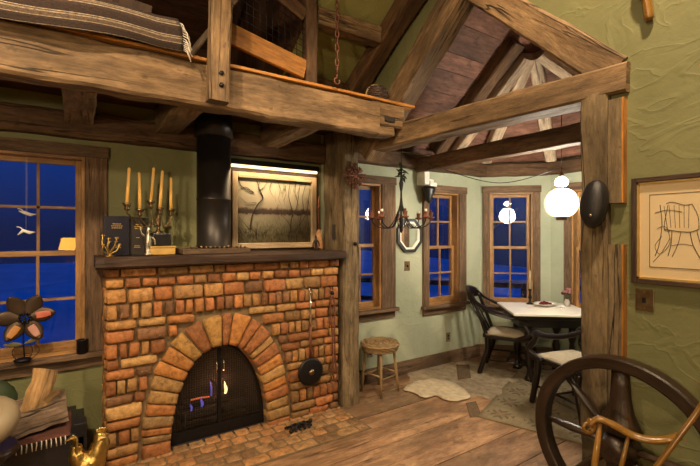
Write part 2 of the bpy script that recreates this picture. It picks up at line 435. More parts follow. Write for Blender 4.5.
    def build(s, name, mat, parent=None, label=None, cat=None, group=None, kind=None, bevel=0, sub=0, keep=None, weld=True):
        me = bpy.data.meshes.new(name)
        if parent is not None: base = WL[parent]
        elif keep is not None: base = V(keep)
        else:
            xs = [p.x for p in s.v]; ys = [p.y for p in s.v]; zs = [p.z for p in s.v]
            base = V(((min(xs)+max(xs))/2, (min(ys)+max(ys))/2, min(zs)))
        me.from_pydata([tuple(p-base) for p in s.v], [], s.f)
        uv = me.uv_layers.new(name='UVMap')
        fu = [x for f in s.uv for q in f for x in (q[0], q[1])]
        uv.data.foreach_set('uv', fu)
        ca = me.color_attributes.new('Col', 'FLOAT_COLOR', 'CORNER')
        fc = [x for f, c in zip(s.f, s.c) for _ in f for x in (c[0], c[1], c[2], 1)]
        ca.data.foreach_set('color', fc)
        me.polygons.foreach_set('use_smooth', s.smooth)
        me.materials.append(mat if not isinstance(mat, str) else M[mat]); me.update()
        o = bpy.data.objects.new(name, me); COL.objects.link(o)
        if parent is not None: o.parent = parent
        else: o.location = base
        WL[o] = V(base)
        tag(o, label, cat, group, kind)
        if bevel:
            m = o.modifiers.new('bevel', 'BEVEL'); m.width = bevel; m.segments = 2; m.limit_method = 'ANGLE'
        if sub:
            m = o.modifiers.new('sub', 'SUBSURF'); m.levels = m.render_levels = sub
        return o
def tag(o, label=None, cat=None, group=None, kind=None):
    if label: o['label'] = label
    if cat: o['category'] = cat
    if group: o['group'] = group
    if kind: o['kind'] = kind
    return o
def thing(name, label=None, cat=None, loc=(0, 0, 0), group=None, kind=None):
    o = bpy.data.objects.new(name, None); COL.objects.link(o); o.location = loc; o.empty_display_size = .1
    WL[o] = V(loc); return tag(o, label, cat, group, kind)
def dup(root, loc, rz=0, label=None, group=None, scale=None):
    def cp(o, par):
        c = o.copy(); COL.objects.link(c); c.parent = par
        for ch in list(o.children): cp(ch, c)
        return c
    r = cp(root, None); r.location = loc; r.rotation_euler = (0, 0, rz)
    if scale: r.scale = scale
    if label: r['label'] = label
    if group: r['group'] = group
    WL[r] = V(loc); return r
def catmull(P, n=6, closed=False):
    P = [V(p) for p in P]; out = []; m = len(P)
    rng = range(m if closed else m-1)
    for i in rng:
        if closed: a, b, c, d = P[i-1], P[i], P[(i+1) % m], P[(i+2) % m]
        else: a, b, c, d = P[max(i-1, 0)], P[i], P[i+1], P[min(i+2, m-1)]
        for k in range(n):
            t = k/n; out.append(.5*((2*b)+(c-a)*t+(2*a-5*b+4*c-d)*t*t+(3*b-a-3*c+d)*t*t*t))
    if not closed: out.append(P[-1])
    return out

# ================================================================ SETTING
YB = 3.55       # back wall plane
XR = 2.20       # right partition plane
P0 = V((4.38, YB, 0)); P1 = V((4.99, 2.94, 0)); P2 = V((4.99, 1.62, 0)); P3 = V((4.38, 1.01, 0))

def wallseg(mb, O, t, n, L, z0, z1, holes, th=.14):
    """O start, t tangent, n normal into the room; holes (s0,s1,za,zb)"""
    O, t, n = V(O), V(t).normalized(), V(n).normalized()
    def blk(s0, s1, a, b):
        if s1-s0 < 1e-4 or b-a < 1e-4: return
        p = [O+t*s0-n*th, O+t*s1-n*th, O+t*s1, O+t*s0]
        mb.hexa([q+V((0, 0, a)) for q in p]+[q+V((0, 0, b)) for q in p])
    s = 0
    for (s0, s1, a, b) in sorted(holes):
        blk(s, s0, z0, z1); blk(s0, s1, z0, a); blk(s0, s1, b, z1); s = s1
    blk(s, L, z0, z1)
def window(name, O, t, n, w, z0, z1, cas=.10, cols=2, rows=4, outer='barn', casL=None, casR=None, side_depth=.0):
    """opening w wide from O along t; z0..z1; sashes set back in the wall"""
    O, t, n = V(O), V(t).normalized(), V(n).normalized(); up = V((0, 0, 1))
    root = thing(name, None, None, O+up*z0, kind='structure')
    def bx(mb, s0, s1, a, b, d0, d1):
        p = [O+t*s0+n*d0, O+t*s1+n*d0, O+t*s1+n*d1, O+t*s0+n*d1]
        mb.hexa([q+up*a for q in p]+[q+up*b for q in p])
    cl = casL or cas; cr = casR or cas
    m = MB(); bx(m, -cl, 0, z0-.02, z1, 0, .03); m.build('casing', outer, root, bevel=.004)
    m = MB(); bx(m, w, w+cr, z0-.02, z1, 0, .03); m.build('casing', outer, root, bevel=.004)
    m = MB(); bx(m, -cl-.01, w+cr+.01, z1, z1+.085, 0, .035); m.build('head_casing', outer, root, bevel=.004)
    m = MB(); bx(m, -cl-.02, w+cr+.02, z0-.055, z0-.02, -.02, .075); m.build('sill', outer, root, bevel=.005)
    m = MB(); bx(m, -cl, w+cr, z0-.135, z0-.055, 0, .022); m.build('apron', outer, root, bevel=.004)
    m = MB(); g = .02                                         # jambs (box frame)
    bx(m, 0, g, z0-.02, z1, -.13, .012); bx(m, w-g, w, z0-.02, z1, -.13, .012); bx(m, g, w-g, z1-g, z1, -.13, .012); bx(m, g, w-g, z0-.02, z0+.004, -.13, .012)
    m.build('window_frame', 'sash', root)
    zm = (z0+z1)/2
    for (a, b, d) in ((z0+.004, zm+.018, -.045), (zm-.018, z1-g, -.08)):
        f = .036; m = MB()
        bx(m, g, g+f, a, b, d-.03, d); bx(m, w-g-f, w-g, a, b, d-.03, d)
        bb = .055 if a < zm-.1 else .036
        bx(m, g+f, w-g-f, a, a+bb, d-.03, d); bx(m, g+f, w-g-f, b-.036, b, d-.03, d)
        sa = m.build('sash', 'sash', root, bevel=.003)
        m = MB(); iw = w-2*g-2*f
        for c in range(1, cols):
            s = g+f+iw*c/cols; bx(m, s-.009, s+.009, a+bb, b-.036, d-.026, d-.003)
        rr = rows//2; ih = b-.036-a-bb
        for r in range(1, rr):
            z = a+bb+ih*r/rr; bx(m, g+f, w-g-f, z-.009, z+.009, d-.026, d-.003)
        m.build('muntin', 'sash', sa)
        m = MB(); bx(m, g+f, w-g-f, a+bb, b-.036, d-.017, d-.013); m.build('glass_pane', 'pane', sa)
    return root
# back wall, plaster, with window openings (x0,x1,z0,z1)
W1 = (-.52, .03, .76, 2.15); W2 = (2.26, 2.74, .80, 2.13); W3 = (3.44, 3.96, .76, 2.09)
mb = MB()
wallseg(mb, (-2.6, YB, 0), (1, 0, 0), (0, -1, 0), 4.6, 0, 2.62, [(W1[0]+2.6, W1[1]+2.6, W1[2]-.02, W1[3])])
mb.build('wall_back', 'plaster_back', kind='structure')
mb = MB()
wallseg(mb, (2.0, YB, 0), (1, 0, 0), (0, -1, 0), 2.38, 0, 2.6, [(W2[0]-2.0, W2[1]-2.0, W2[2]-.02, W2[3]), (W3[0]-2.0, W3[1]-2.0, W3[2]-.02, W3[3])])
mb.build('wall_dining', 'plaster_bay', kind='structure')
tC = (P1-P0).normalized(); nC = V((-tC.y, tC.x, 0)); nC = nC if nC.dot(V((-1, -1, 0))) > 0 else -nC
LC = (P1-P0).length
mb = MB(); wallseg(mb, P0, tC, nC, LC, 0, 2.6, [(.125, .645, .70, 2.12)]); mb.build('wall_bay_left', 'plaster_bay', kind='structure')
mb = MB(); wallseg(mb, P1, (0, -1, 0), (-1, 0, 0), 1.32, 0, 2.6, [(.27, .79, .70, 2.12)]); mb.build('wall_bay_end', 'plaster_bay', kind='structure')
tE = (P3-P2).normalized(); nE = V((-1, 1, 0)).normalized()
mb = MB(); wallseg(mb, P2, tE, nE, LC, 0, 2.6, [(.2, .7, .70, 2.12)]); mb.build('wall_bay_right', 'plaster_bay', kind='structure')
mb = MB(); mb.span(2.33, 4.38, .87, 1.01, 0, 2.6); mb.build('wall_dining_right', 'plaster_bay', kind='structure')
window('window_1', (W1[0], YB, 0), (1, 0, 0), (0, -1, 0), W1[1]-W1[0], W1[2], W1[3], .10, casR=.14)
window('window_2', (W2[0], YB, 0), (1, 0, 0), (0, -1, 0), W2[1]-W2[0], W2[2], W2[3], .10, casL=.08, casR=.19)
window('window_3', (W3[0], YB, 0), (1, 0, 0), (0, -1, 0), W3[1]-W3[0], W3[2], W3[3], .085, casR=.13)
window('window_4', P0+tC*.125, tC, nC, .52, .70, 2.12, .09)
window('window_5', P1+V((0, -.27, 0)), (0, -1, 0), (-1, 0, 0), .52, .70, 2.12, .09)
window('window_6', P2+tE*.2, tE, nE, .5, .70, 2.12, .09)
# baseboards
mb = MB(); mb.span(2.2, 4.36, YB-.025, YB, 0, .15); mb.build('baseboard_back', 'barn', kind='structure', bevel=.004)
mb = MB(); a = P0; b = P1; mb.beam(a+nC*.0125+V((0, 0, .075)), b+nC*.0125+V((0, 0, .075)), .025, .15, jit=0, ch=.003); mb.build('baseboard_bay', 'barn', kind='structure')
mb = MB(); mb.span(4.965, 4.99, 1.62, 2.93, 0, .15); mb.build('baseboard_bay_end', 'barn', kind='structure')
mb = MB(); mb.span(XR-.022, XR, -2.9, .93, 0, .14); mb.build('baseboard_right', 'barn', kind='structure', bevel=.004)
# floor
mb = MB(); mb.planks((-2.6, -3, -.04), (5.3, -3, -.04), (5.3, 3.7, -.04), (-2.6, 3.7, -.04), 18, .04, .009, .35, (0, 0, 1), 6)
mb.build('floor', 'floorwood', kind='structure', bevel=0)
# right partition with gable fill above the truss
mb = MB(); mb.span(XR, XR+.12, -3.0, .985, 0, 2.42)
def gab(y0, z0, y1, z1, y2, z2, y3, z3):
    q = [(XR, y0, z0), (XR+.12, y0, z0), (XR+.12, y1, z1), (XR, y1, z1), (XR, y3, z3), (XR+.12, y3, z3), (XR+.12, y2, z2), (XR, y2, z2)]
    mb.hexa(q)
mb.span(XR, XR+.12, -3.0, .985, 2.42, 5.4)
gab(.985, 2.475, 2.06, 3.50, 2.06, 5.4, .985, 5.4)
gab(2.06, 3.20, 3.10, 2.34, 3.10, 5.4, 2.06, 5.4)
mb.span(XR, XR+.12, 3.10, 3.54, 2.45, 5.4)
mb.build('wall_right', 'plaster', kind='structure')
# far walls behind the camera
mb = MB(); mb.span(-2.74, -2.6, -3.1, 3.69, 0, 5.4); mb.build('wall_left', 'plaster', kind='structure')
mb = MB(); mb.span(-2.74, 2.32, -3.14, -3.0, 0, 5.4); mb.build('wall_front', 'plaster', kind='structure')
# main roof: green plaster slope right of the loft opening, dark boards over the rest
def zroof(y): return 2.70+(YB-y)*.617
mb = MB(); mb.hexa([(1.42, YB, zroof(YB)), (XR, YB, zroof(YB)), (XR, -.4, zroof(-.4)), (1.42, -.4, zroof(-.4)),
                    (1.42, YB, zroof(YB)+.05), (XR, YB, zroof(YB)+.05), (XR, -.4, zroof(-.4)+.05), (1.42, -.4, zroof(-.4)+.05)])
mb.build('ceiling_green', 'ceil_green', kind='structure')
mb = MB(); mb.planks((-2.6, 5.3, 3.9), (1.42, 5.3, 3.9), (1.42, -.4, 5.2), (-2.6, -.4, 5.2), 20, .04, .004, .3, (0, 0, 1))
mb.planks((-2.6, -.4, 5.2), (XR, -.4, 5.2), (XR, -3.0, 5.2), (-2.6, -3.0, 5.2), 10, .04, .004, .3, (0, 0, 1))
mb.build('ceiling', 'darkboards', kind='structure')
mb = MB(); mb.span(-2.6, 1.42, 5.3, 5.4, 2.6, 4.6); mb.hexa([(1.38, -.4, zroof(-.4)), (1.42, -.4, zroof(-.4)), (1.42, YB, zroof(YB)), (1.38, YB, zroof(YB)), (1.38, -.4, 5.3), (1.42, -.4, 5.3), (1.42, YB, 5.3), (1.38, YB, 5.3)]); mb.span(1.38, 1.42, YB, 5.4, 2.6, 5.0); mb.build('wall_loft', 'darkboards', kind='structure')
# loft floor boards (seen from below)
mb = MB(); mb.planks((-2.6, 2.60, 2.565), (2.15, 2.60, 2.565), (2.15, 3.54, 2.565), (-2.6, 3.54, 2.565), 5, .03, .004, .3, (0, 0, 1))
mb.planks((-2.6, 3.55, 2.60), (1.38, 3.55, 2.60), (1.38, 5.3, 2.60), (-2.6, 5.3, 2.60), 7, .035, .004, .3, (0, 0, 1))
mb.build('ceiling_loft_underside', 'darkboards', kind='structure')
# dining roof
ZP = 2.50; RDG = 3.55; RG0 = V((XR+.12, 2.30, RDG)); RGL = RG0; RG1 = V((3.70, 2.30, RDG))
mb = MB()
pl = lambda p, z=ZP: V((p.x, p.y, z))
mb.planks(V((XR+.12, YB+.05, ZP-.02)), pl(P0)+V((0, .05, -.02)), RG1, RGL, 8, .03, .004, .4, (0, .4, 1))
mb.planks(pl(P0)+V((0, .05, -.02)), pl(P1)+V((.05, 0, -.02)), RG1, RG1, 6, .03, .004, .4, (.4, .4, 1))
mb.planks(pl(P1)+V((.05, 0, -.02)), pl(P2)+V((.05, 0, -.02)), RG1, RG1, 6, .03, .004, .4, (.4, 0, 1))
mb.planks(pl(P2)+V((.05, 0, -.02)), pl(P3)+V((0, -.05, -.02)), RG1, RG1, 6, .03, .004, .4, (.4, -.4, 1))
mb.planks(pl(P3)+V((0, -.05, -.02)), V((XR+.12, .96, ZP-.02)), RG0, RG1, 8, .03, .004, .4, (0, -.4, 1))
mb.build('ceiling_dining', 'roofwood', kind='structure')
# wall plates round the dining room
for i, (a, b) in enumerate(((V((2.2, YB-.06, 0)), P0+V((0, -.06, 0))), (P0+V((0, -.06, 0)), P1+V((-.06, 0, 0))), (P1+V((-.06, 0, 0)), P2+V((-.06, 0, 0))))):
    mb = MB(); mb.beam(a+V((0, 0, 2.405)), b+V((0, 0, 2.405)), .13, .15, jit=.004); mb.build('trim_%d' % (i+1), 'hewn_dark', kind='structure')
# outside
mb = MB(); mb.sheet(lambda u, v: (-14+34*u, 3.9+22*v, -.5+.25*noise.noise(V((u*9, v*7, 0)))+v*.6), 40, 30, 0, nrm=(0, 0, 1)); mb.build('ground_outside', 'snow', kind='structure')
mb = MB(); mb.sheet(lambda u, v: (5.4+10*v, 4.2-12*u, -.5+.25*noise.noise(V((u*9, v*7, 3)))+v*.5), 30, 24, 0, nrm=(0, 0, 1)); mb.build('ground_beyond_bay', 'snow', kind='structure')

rl = thing('deck_railing', 'snow topped deck railing outside the bay windows', 'railing', (6.2, 5.4, -.4))
d_ = (V((7.6, 3.6, 0))-V((4.6, 7.4, 0))).normalized()
for zz in (.25, .62): MB().beam(V((7.6, 3.6, zz)), V((4.6, 7.4, zz)), .05, .09, jit=0).build('rail', 'barn', rl)
MB().beam(V((7.6, 3.6, .70)), V((4.6, 7.4, .70)), .09, .06, jit=.01).build('snow_cap', 'snow', rl)
for i in range(5):
    p = V((7.6, 3.6, 0)).lerp(V((4.6, 7.4, 0)), i/4); MB().beam(p+V((0, 0, -.5)), p+V((0, 0, .68)), .09, .09, (0, 1, 0), jit=0).build('baluster', 'barn', rl)

def bare_tree(x, y, h, lab, seed):
    r = random.Random(seed); t = thing('bare_tree', lab, 'tree', (x, y, -.3), 'bare trees outside the windows'); m = MB()
    def grow(p, d, L, rad, k):
        P = [p]
        for i in range(4):
            d = (d+V((r.uniform(-.2, .2), r.uniform(-.2, .2), r.uniform(-.05, .15)))).normalized(); P.append(P[-1]+d*L/4)
        m.tube(P, [rad, rad*.88, rad*.76, rad*.66, rad*.55], 6)
        if k: 
            for j in range(3): grow(P[r.choice((2, 3, 4))], (d+V((r.uniform(-.9, .9), r.uniform(-.9, .9), r.uniform(-.1, .5)))).normalized(), L*.68, rad*.5, k-1)
    grow(V((x, y, -.4)), V((0, 0, 1)), h, .10, 4); m.build('branches', 'bark', t)
bare_tree(-1.7, 6.6, 1.6, 'bare tree outside the left window, nearest the house', 3)
bare_tree(3.7, 7.8, 1.9, 'bare tree outside beyond the straight dining wall', 5)
bare_tree(7.4, 6.3, 1.8, 'bare tree outside beyond the frontal bay window', 8)

# ================================================================ TIMBERS (frame of the house)
def timber(name, p0, p1, w, h, mat, label, cat='beam', group=None, up=(0, 0, 1), jit=.006, **kw):
    return MB().beam(p0, p1, w, h, up, jit=jit, **kw).build(name, mat, None, label, cat, group)
# the big loft beam with tenon end
lb = thing('loft_beam', 'huge hewn loft beam crossing in front of the stove pipe, with a stepped cut end', 'beam', (0, 2.57, 2.355))
MB().beam((-2.55, 2.57, 2.482), (1.92, 2.57, 2.482), .14, .255, jit=.008, ch=.016, seg=60).build('timber', 'hewn', lb)
m = MB(); m.beam((1.92, 2.57, 2.52), (2.17, 2.57, 2.52), .135, .18, jit=.005, ch=.010)
m.beam((1.92, 2.57, 2.39), (2.07, 2.57, 2.395), .135, .075, jit=.004, ch=.010); m.build('beam_end', 'hewn', lb)
MB().span(-2.55, 2.27, 2.485, 2.75, 2.613, 2.633).build('edge_board', 'pine', lb, label='orange pine board laid along the beam', bevel=.004)
m = MB(); m.span(1.97, 2.07, 2.494, 2.502, 2.47, 2.505); m.build('peg_hole', 'soot', lb)
# joists
for x, l in ((-.62, None), (0.0, 'hewn ceiling joist above the left window'), (.57, 'hewn ceiling joist just left of the stove pipe'), (1.42, 'hewn ceiling joist above the lit painting')):
    if l: timber('loft_joist', (x, 2.645, 2.46), (x, 3.440, 2.46), .17, .19, 'hewn', l, 'joist', 'joists between the loft beam and the wall')
timber('ledger_beam', (-2.55, 3.495, 2.365), (1.98, 3.495, 2.365), .10, .18, 'hewn_dark', 'dark ledger timber along the wall behind the joists', 'beam')
# posts
fp = thing('hearth_post', 'square hewn post standing at the right end of the fireplace', 'post', (2.09, 3.25, 0))
MB().beam((2.095, 3.235, 0), (2.095, 3.235, 2.56), .175, .17, (0, 1, 0), jit=.007, ch=.012).build('timber', 'post', fp)
MB().beam((2.09, 3.42, 0), (2.09, 3.42, 2.56), .17, .19, (0, 1, 0), jit=.007, ch=.012).build('rear_timber', 'post', fp)
m = MB(); m.span(1.994, 2.0, 3.28, 3.33, 1.54, 1.68); m.build('mortise', 'soot', fp)
m = MB(); m.lathe([(.018, 0), (.02, .01), (.012, .03), (0.001, .035)], (2.13, 3.15, 1.5), 10, Matrix.Rotation(PI/2, 3, 'X')); m.build('knob', 'iron', fp)
rp = thing('partition_post', 'broad weathered post at the end of the green partition wall', 'post', (2.2, 1.05, 0))
MB().beam((2.235, 1.05, 0), (2.235, 1.05, 2.30), .15, .13, (0, 1, 0), jit=.005, ch=.008).build('timber', 'post', rp)
MB().beam((2.185, .953, 0), (2.185, .953, 1.545), .05, .062, (0, 1, 0), jit=.003, ch=.004).build('side_board', 'post', rp)
MB().beam((2.185, .953, 1.745), (2.185, .953, 2.25), .05, .062, (0, 1, 0), jit=.003, ch=.004).build('side_board', 'post', rp)
m = MB(); m.span(2.160, 2.198, .913, .921, 0.05, 1.545); m.span(2.160, 2.198, .913, .921, 1.745, 2.25); m.build('sawn_edge', 'pine', rp, label='fresh orange sawn edge')
# truss 1 over the opening
tr = thing('truss', 'near truss of a long hewn tie beam and rafter above the partition opening', 'truss', (XR+.05, 2.0, 2.3))
m = MB(); m.beam((XR+.045, .90, 2.345), (XR+.045, 3.13, 2.43), .18, .145, jit=.006, ch=.012, h1=.18); m.build('timber', 'hewn', tr)
MB().beam((XR+.05, .965, 2.385), (XR+.05, 2.10, 3.50), .15, .165, (0, -1, 1), jit=.004, ch=.012).build('rafter', 'hewn', tr, label='dark rafter rising from the post end of the beam')
MB().beam((XR+.04, 3.08, 2.335), (XR+.04, 1.83, 3.405), .18, .20, (0, 1, 1), jit=.004, ch=.012).build('rafter', 'hewn', tr, label='rafter with a pale lit underside rising behind the loft beam end')
# main roof rafter and purlins
timber('roof_rafter', (2.085, 3.48, zroof(3.48)-.085), (2.085, .2, zroof(.2)-.085), .16, .14, 'hewn_dark', 'dark sloping rafter along the green ceiling beside the gable', 'rafter', up=(0, .6, 1))
timber('roof_purlin', (1.43, 2.62, 3.17), (1.99, 2.62, 3.17), .11, .13, 'hewn', 'sawn off purlin end crossing the green ceiling behind the chain', 'beam')
timber('roof_plate', (1.43, 3.13, 2.86), (1.99, 3.13, 2.86), .16, .14, 'hewn_dark', 'dark plate timber at the foot of the green ceiling', 'beam')
# dining trusses
dt = thing('dining_tie_beam', 'second dark tie beam crossing the dining room behind the long hewn one', 'beam', (3.24, 2.2, 2.3)); x = 3.24
MB().beam((x, 1.03, 2.37), (x, 3.47, 2.37), .14, .15, jit=.005).build('timber', 'hewn_dark', dt)
AP = V((3.67, 2.34, 3.40))
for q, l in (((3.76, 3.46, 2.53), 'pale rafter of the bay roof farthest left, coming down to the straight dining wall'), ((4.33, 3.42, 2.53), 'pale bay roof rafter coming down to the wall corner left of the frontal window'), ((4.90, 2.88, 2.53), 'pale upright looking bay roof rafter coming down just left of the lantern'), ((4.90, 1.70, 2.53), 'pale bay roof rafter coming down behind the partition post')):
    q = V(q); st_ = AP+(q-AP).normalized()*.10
    timber('bay_rafter', st_, q, .12, .12, 'hewn_pale_lit', l, 'rafter', 'pale rafters fanning over the dining bay', up=(0, 0, 1), jit=.005)
timber('dining_rafter', (3.46, 3.42, 2.55), (3.46, 2.38, 3.42), .15, .14, 'hewn_dark', 'dark dining rafter against the reddish roof boards', 'rafter', up=(0, 1, 1))
# loft uprights, rail and mesh
lp = thing('loft_upright', 'hewn upright bolted to the face of the loft beam above the stove pipe', 'post', (.68, 2.44, 2.366))
MB().beam((.675, 2.437, 2.366), (.735, 2.437, 4.5), .12, .095, (0, 1, 0), jit=.004).build('timber', 'hewn', lp)
for z in (2.455, 2.525):
    MB().lathe([(.014, 0), (.014, .008), (.006, .012), (.001, .013)], (.684, 2.388, z), 8, Matrix.Rotation(PI/2, 3, 'X')).build('bolt', 'iron', lp)
timber('rail_post', (1.362, 2.58, 2.634), (1.362, 2.58, 4.2), .088, .08, 'hewn_dark', 'slim square post standing on the orange board left of the chain', 'post', up=(0, 1, 0), jit=.003)
timber('stair_board', (.745, 2.572, 2.864), (1.315, 2.572, 2.743), .032, .131, 'pine', 'broad orange board sloping below the wire mesh', 'board', jit=.001, ch=.004)
timber('stair_rail', (.833, 2.572, 3.346), (1.315, 2.572, 3.124), .04, .095, 'hewn_dark', 'brown sloping rail above the wire mesh', 'rail', jit=.002)
m = MB()
for i in range(13):
    x = .765+i*.0445; z0 = 2.93-(x-.745)*.21; z1 = 3.335-(x-.833)*.46; m.tube([(x, 2.572, z0), (x, 2.572, z1)], .0022, 5)
for j in range(8):
    t = j/7; m.tube([(.75, 2.572, 2.933+t*.45), (1.315, 2.572, 2.813+t*.30)], .0022, 5)
m.build('wire_mesh', 'iron', None, 'welded wire mesh panel between the sloping loft boards', 'mesh')
timber('loft_brace', (1.35, 3.85, 2.95), (1.9, 3.85, 3.75), .05, .05, 'hewn_pale_lit', 'thin pale timber slanting in the dark loft behind the mesh', 'brace', jit=.002) if False else None
timber('loft_brace', (.80, 3.75, 3.15), (1.30, 3.75, 3.90), .05, .05, 'hewn_pale_lit', 'thin pale timber slanting in the dark loft behind the mesh', 'brace', jit=.002)

# ================================================================ FIREPLACE
FY = 3.19; FX0, FX1, FZ = .14, 1.975, 1.362
fpz = thing('fireplace', 'rustic brick fireplace with arched opening and dark wooden mantel shelf', 'fireplace', ((FX0+FX1)/2, FY, 0))
AC, AA, AB = .925, .375, .73
def arch(th, off=0):        # th 0..pi from right foot over the top to left foot
    c, s_ = math.cos(th), math.sin(th)
    x = AC+AA*math.copysign(abs(c)**.9, c); z = AB*abs(s_)**.95
    nx, nz = c/AA, s_/AB; l = math.hypot(nx, nz); off *= .80+.20*abs(s_)**2; return (x+nx/l*off, z+nz/l*off)
NA = 40
op = [arch(PI*i/NA) for i in range(NA+1)]; op = [(FX0+(AC+AA-FX0), 0)]+op[1:-1]+[(AC-AA, 0)]
# mortar body: front face with opening
m = MB(); yf = FY+.028
def outer(i):
    th = PI*i/NA; x, z = arch(th)
    if i == 0: return (FX1-.02, 0)
    if i == NA: return (FX0+.02, 0)
    dx, dz = math.cos(th), math.sin(th)+.001
    ts = []
    if dx > 0: ts.append((FX1-.02-AC)/dx)
    if dx < 0: ts.append((FX0+.02-AC)/dx)
    if dz > 0: ts.append(FZ/dz)
    t = min(ts); return (AC+dx*t, min(FZ, dz*t))
out = [outer(i) for i in range(NA+1)]
# put exact corners in
def nearest(pt): return min(range(NA+1), key=lambda i: (out[i][0]-pt[0])**2+(out[i][1]-pt[1])**2)
out[nearest((FX1-.02, FZ))] = (FX1-.02, FZ); out[nearest((FX0+.02, FZ))] = (FX0+.02, FZ)
b = m.add([(x, yf, z) for x, z in op]+[(x, yf, z) for x, z in out]+[(x, YB-.01, z) for x, z in op]+[(x, YB-.01, z) for x, z in out]); K = NA+1
for i in range(NA):
    uv = [(0, 0), (1, 0), (1, 1), (0, 1)]
    m.face([b+i, b+K+i, b+K+i+1, b+i+1][::-1], uv); m.face([b+i, b+i+1, b+2*K+i+1, b+2*K+i], uv)
    m.face([b+K+i, b+3*K+i, b+3*K+i+1, b+K+i+1], uv)
    m.face([b+2*K+i, b+3*K+i, b+3*K+i+1, b+2*K+i+1], uv)
m.build('mortar_body', 'mortar', fpz)
BC = [(.33, .12, .045), (.38, .15, .055), (.25, .09, .035), (.40, .19, .075), (.24, .12, .05), (.36, .13, .055), (.30, .15, .065), (.42, .23, .10), (.19, .085, .045)]
def brick(mb, c, ax, az, w, h, dep, y0, col=None, rnd=.010, proud=0, nrm=V((0, -1, 0)), taper=1.0):
    """rounded worn brick, face at distance proud+ in front of y0"""
    col = col or R.choice(BC); k = .62+R.random()*.46; col = (col[0]*k, col[1]*k*1.06, col[2]*k*.88)
    ax, az = V(ax), V(az); c = V(c); nu, nv = 5, 4; sd = V((R.random()*90, R.random()*90, 0)); ft = proud
    b = len(mb.v); g = {}
    us = [-1, -.86, -.3, .3, .86, 1]; vs = [-1, -.78, 0, .78, 1]
    for i, u in enumerate(us):
        for j, v in enumerate(vs):
            cu = 1 if abs(u) == 1 else 0; cv = 1 if abs(v) == 1 else 0
            uu, vv = u, v
            if cu and cv: uu *= .93; vv *= .9
            W = w*(1+(taper-1)*(v+1)/2)
            p = c+ax*(uu*W/2)+az*(vv*h/2)
            d = ft-(rnd*.9 if (cu or cv) else 0)
            d += noise.noise(p*22+sd)*.006+noise.noise(p*60+sd)*.0025
            p = p+(ax*noise.noise(p*16+sd)+az*noise.noise(p*16-sd))*.0045
            mb.v.append(p+nrm*d); g[i, j] = len(mb.v)-1
    for i in range(nu):
        for j in range(nv):
            mb.face([g[i, j], g[i+1, j], g[i+1, j+1], g[i, j+1]], [(0, 0)]*4, col, True)
    edge = [(i, 0) for i in range(nu)]+[(nu, j) for j in range(nv)]+[(i, nv) for i in range(nu, 0, -1)]+[(0, j) for j in range(nv, 0, -1)]
    back = {}
    for e in edge:
        p = mb.v[g[e]]; q = c+(p-c)*1.0; t = (p-c).dot(nrm); mb.v.append(p-nrm*(t+dep)); back[e] = len(mb.v)-1
    for a, d in zip(edge, edge[1:]+edge[:1]):
        mb.face([g[d], g[a], back[a], back[d]], [(0, 0)]*4, col, True)
# courses
VL = .245
def xb(z, side):        # where the voussoir ring ends at height z
    best = None
    for i in range(401):
        x, zz = arch(PI*i/400, VL+.012)
        if (side > 0) == (x > AC) and abs(zz-z) < .03:
            if best is None or side*(x-best) > 0: best = x
    return best
m = MB(); z = 0.0; kinds = [('s', .062), ('s', .068), ('r', .105), ('s', .062), ('m', .095), ('s', .062), ('r', .10), ('s', .06), ('s', .066), ('r', .10), ('m', .085), ('s', .058), ('r', .105), ('m', .10), ('h', .066), ('s', .062)]
tot = sum(h+.012 for _, h in kinds); fac = FZ/tot
for kd, h in kinds:
    h *= fac; g = .012*fac; zc = z+h/2+g/2
    l = max([q for q in (xb(zc, -1),) if q is not None] or [None], key=lambda q: 0 if q is None else -q)
    r = max([q for q in (xb(zc, 1),) if q is not None] or [None], key=lambda q: 0 if q is None else q)
    segs = [(FX0, FX1)] if l is None or r is None else [(FX0, l), (r, FX1)]
    for (a, c) in segs:
        x = a
        while x < c-.02:
            w = {'s': .17+R.random()*.07, 'r': .058+R.random()*.022, 'm': .13+R.random()*.09, 'h': .10+R.random()*.03}[kd]
            if kd == 's' and R.random() < .12: w = .09
            if c-x-w < .05: w = c-x
            if c-x < w: w = c-x
            tilt = (R.random()-.5)*.05
            brick(m, (x+w/2, yf, zc), (math.cos(tilt), 0, math.sin(tilt)), (-math.sin(tilt), 0, math.cos(tilt)), w-.013*(.6+R.random()), h*(.93+R.random()*.08), .02, 0, proud=.026+R.random()*.024)
            x += w
    # side faces
    for (xs, nn) in ((FX0+.02, V((-1, 0, 0))), (FX1-.02, V((1, 0, 0)))):
        y = FY+.03
        while y < YB-.03:
            w = min(.10+R.random()*.1, YB-y); brick(m, (xs, y+w/2, zc), (0, -nn.x, 0), (0, 0, 1), w-.012, h*.95, .02, 0, proud=.018+R.random()*.008, nrm=nn); y += w
    z += h+g
m.build('brick_courses', 'brick', fpz)
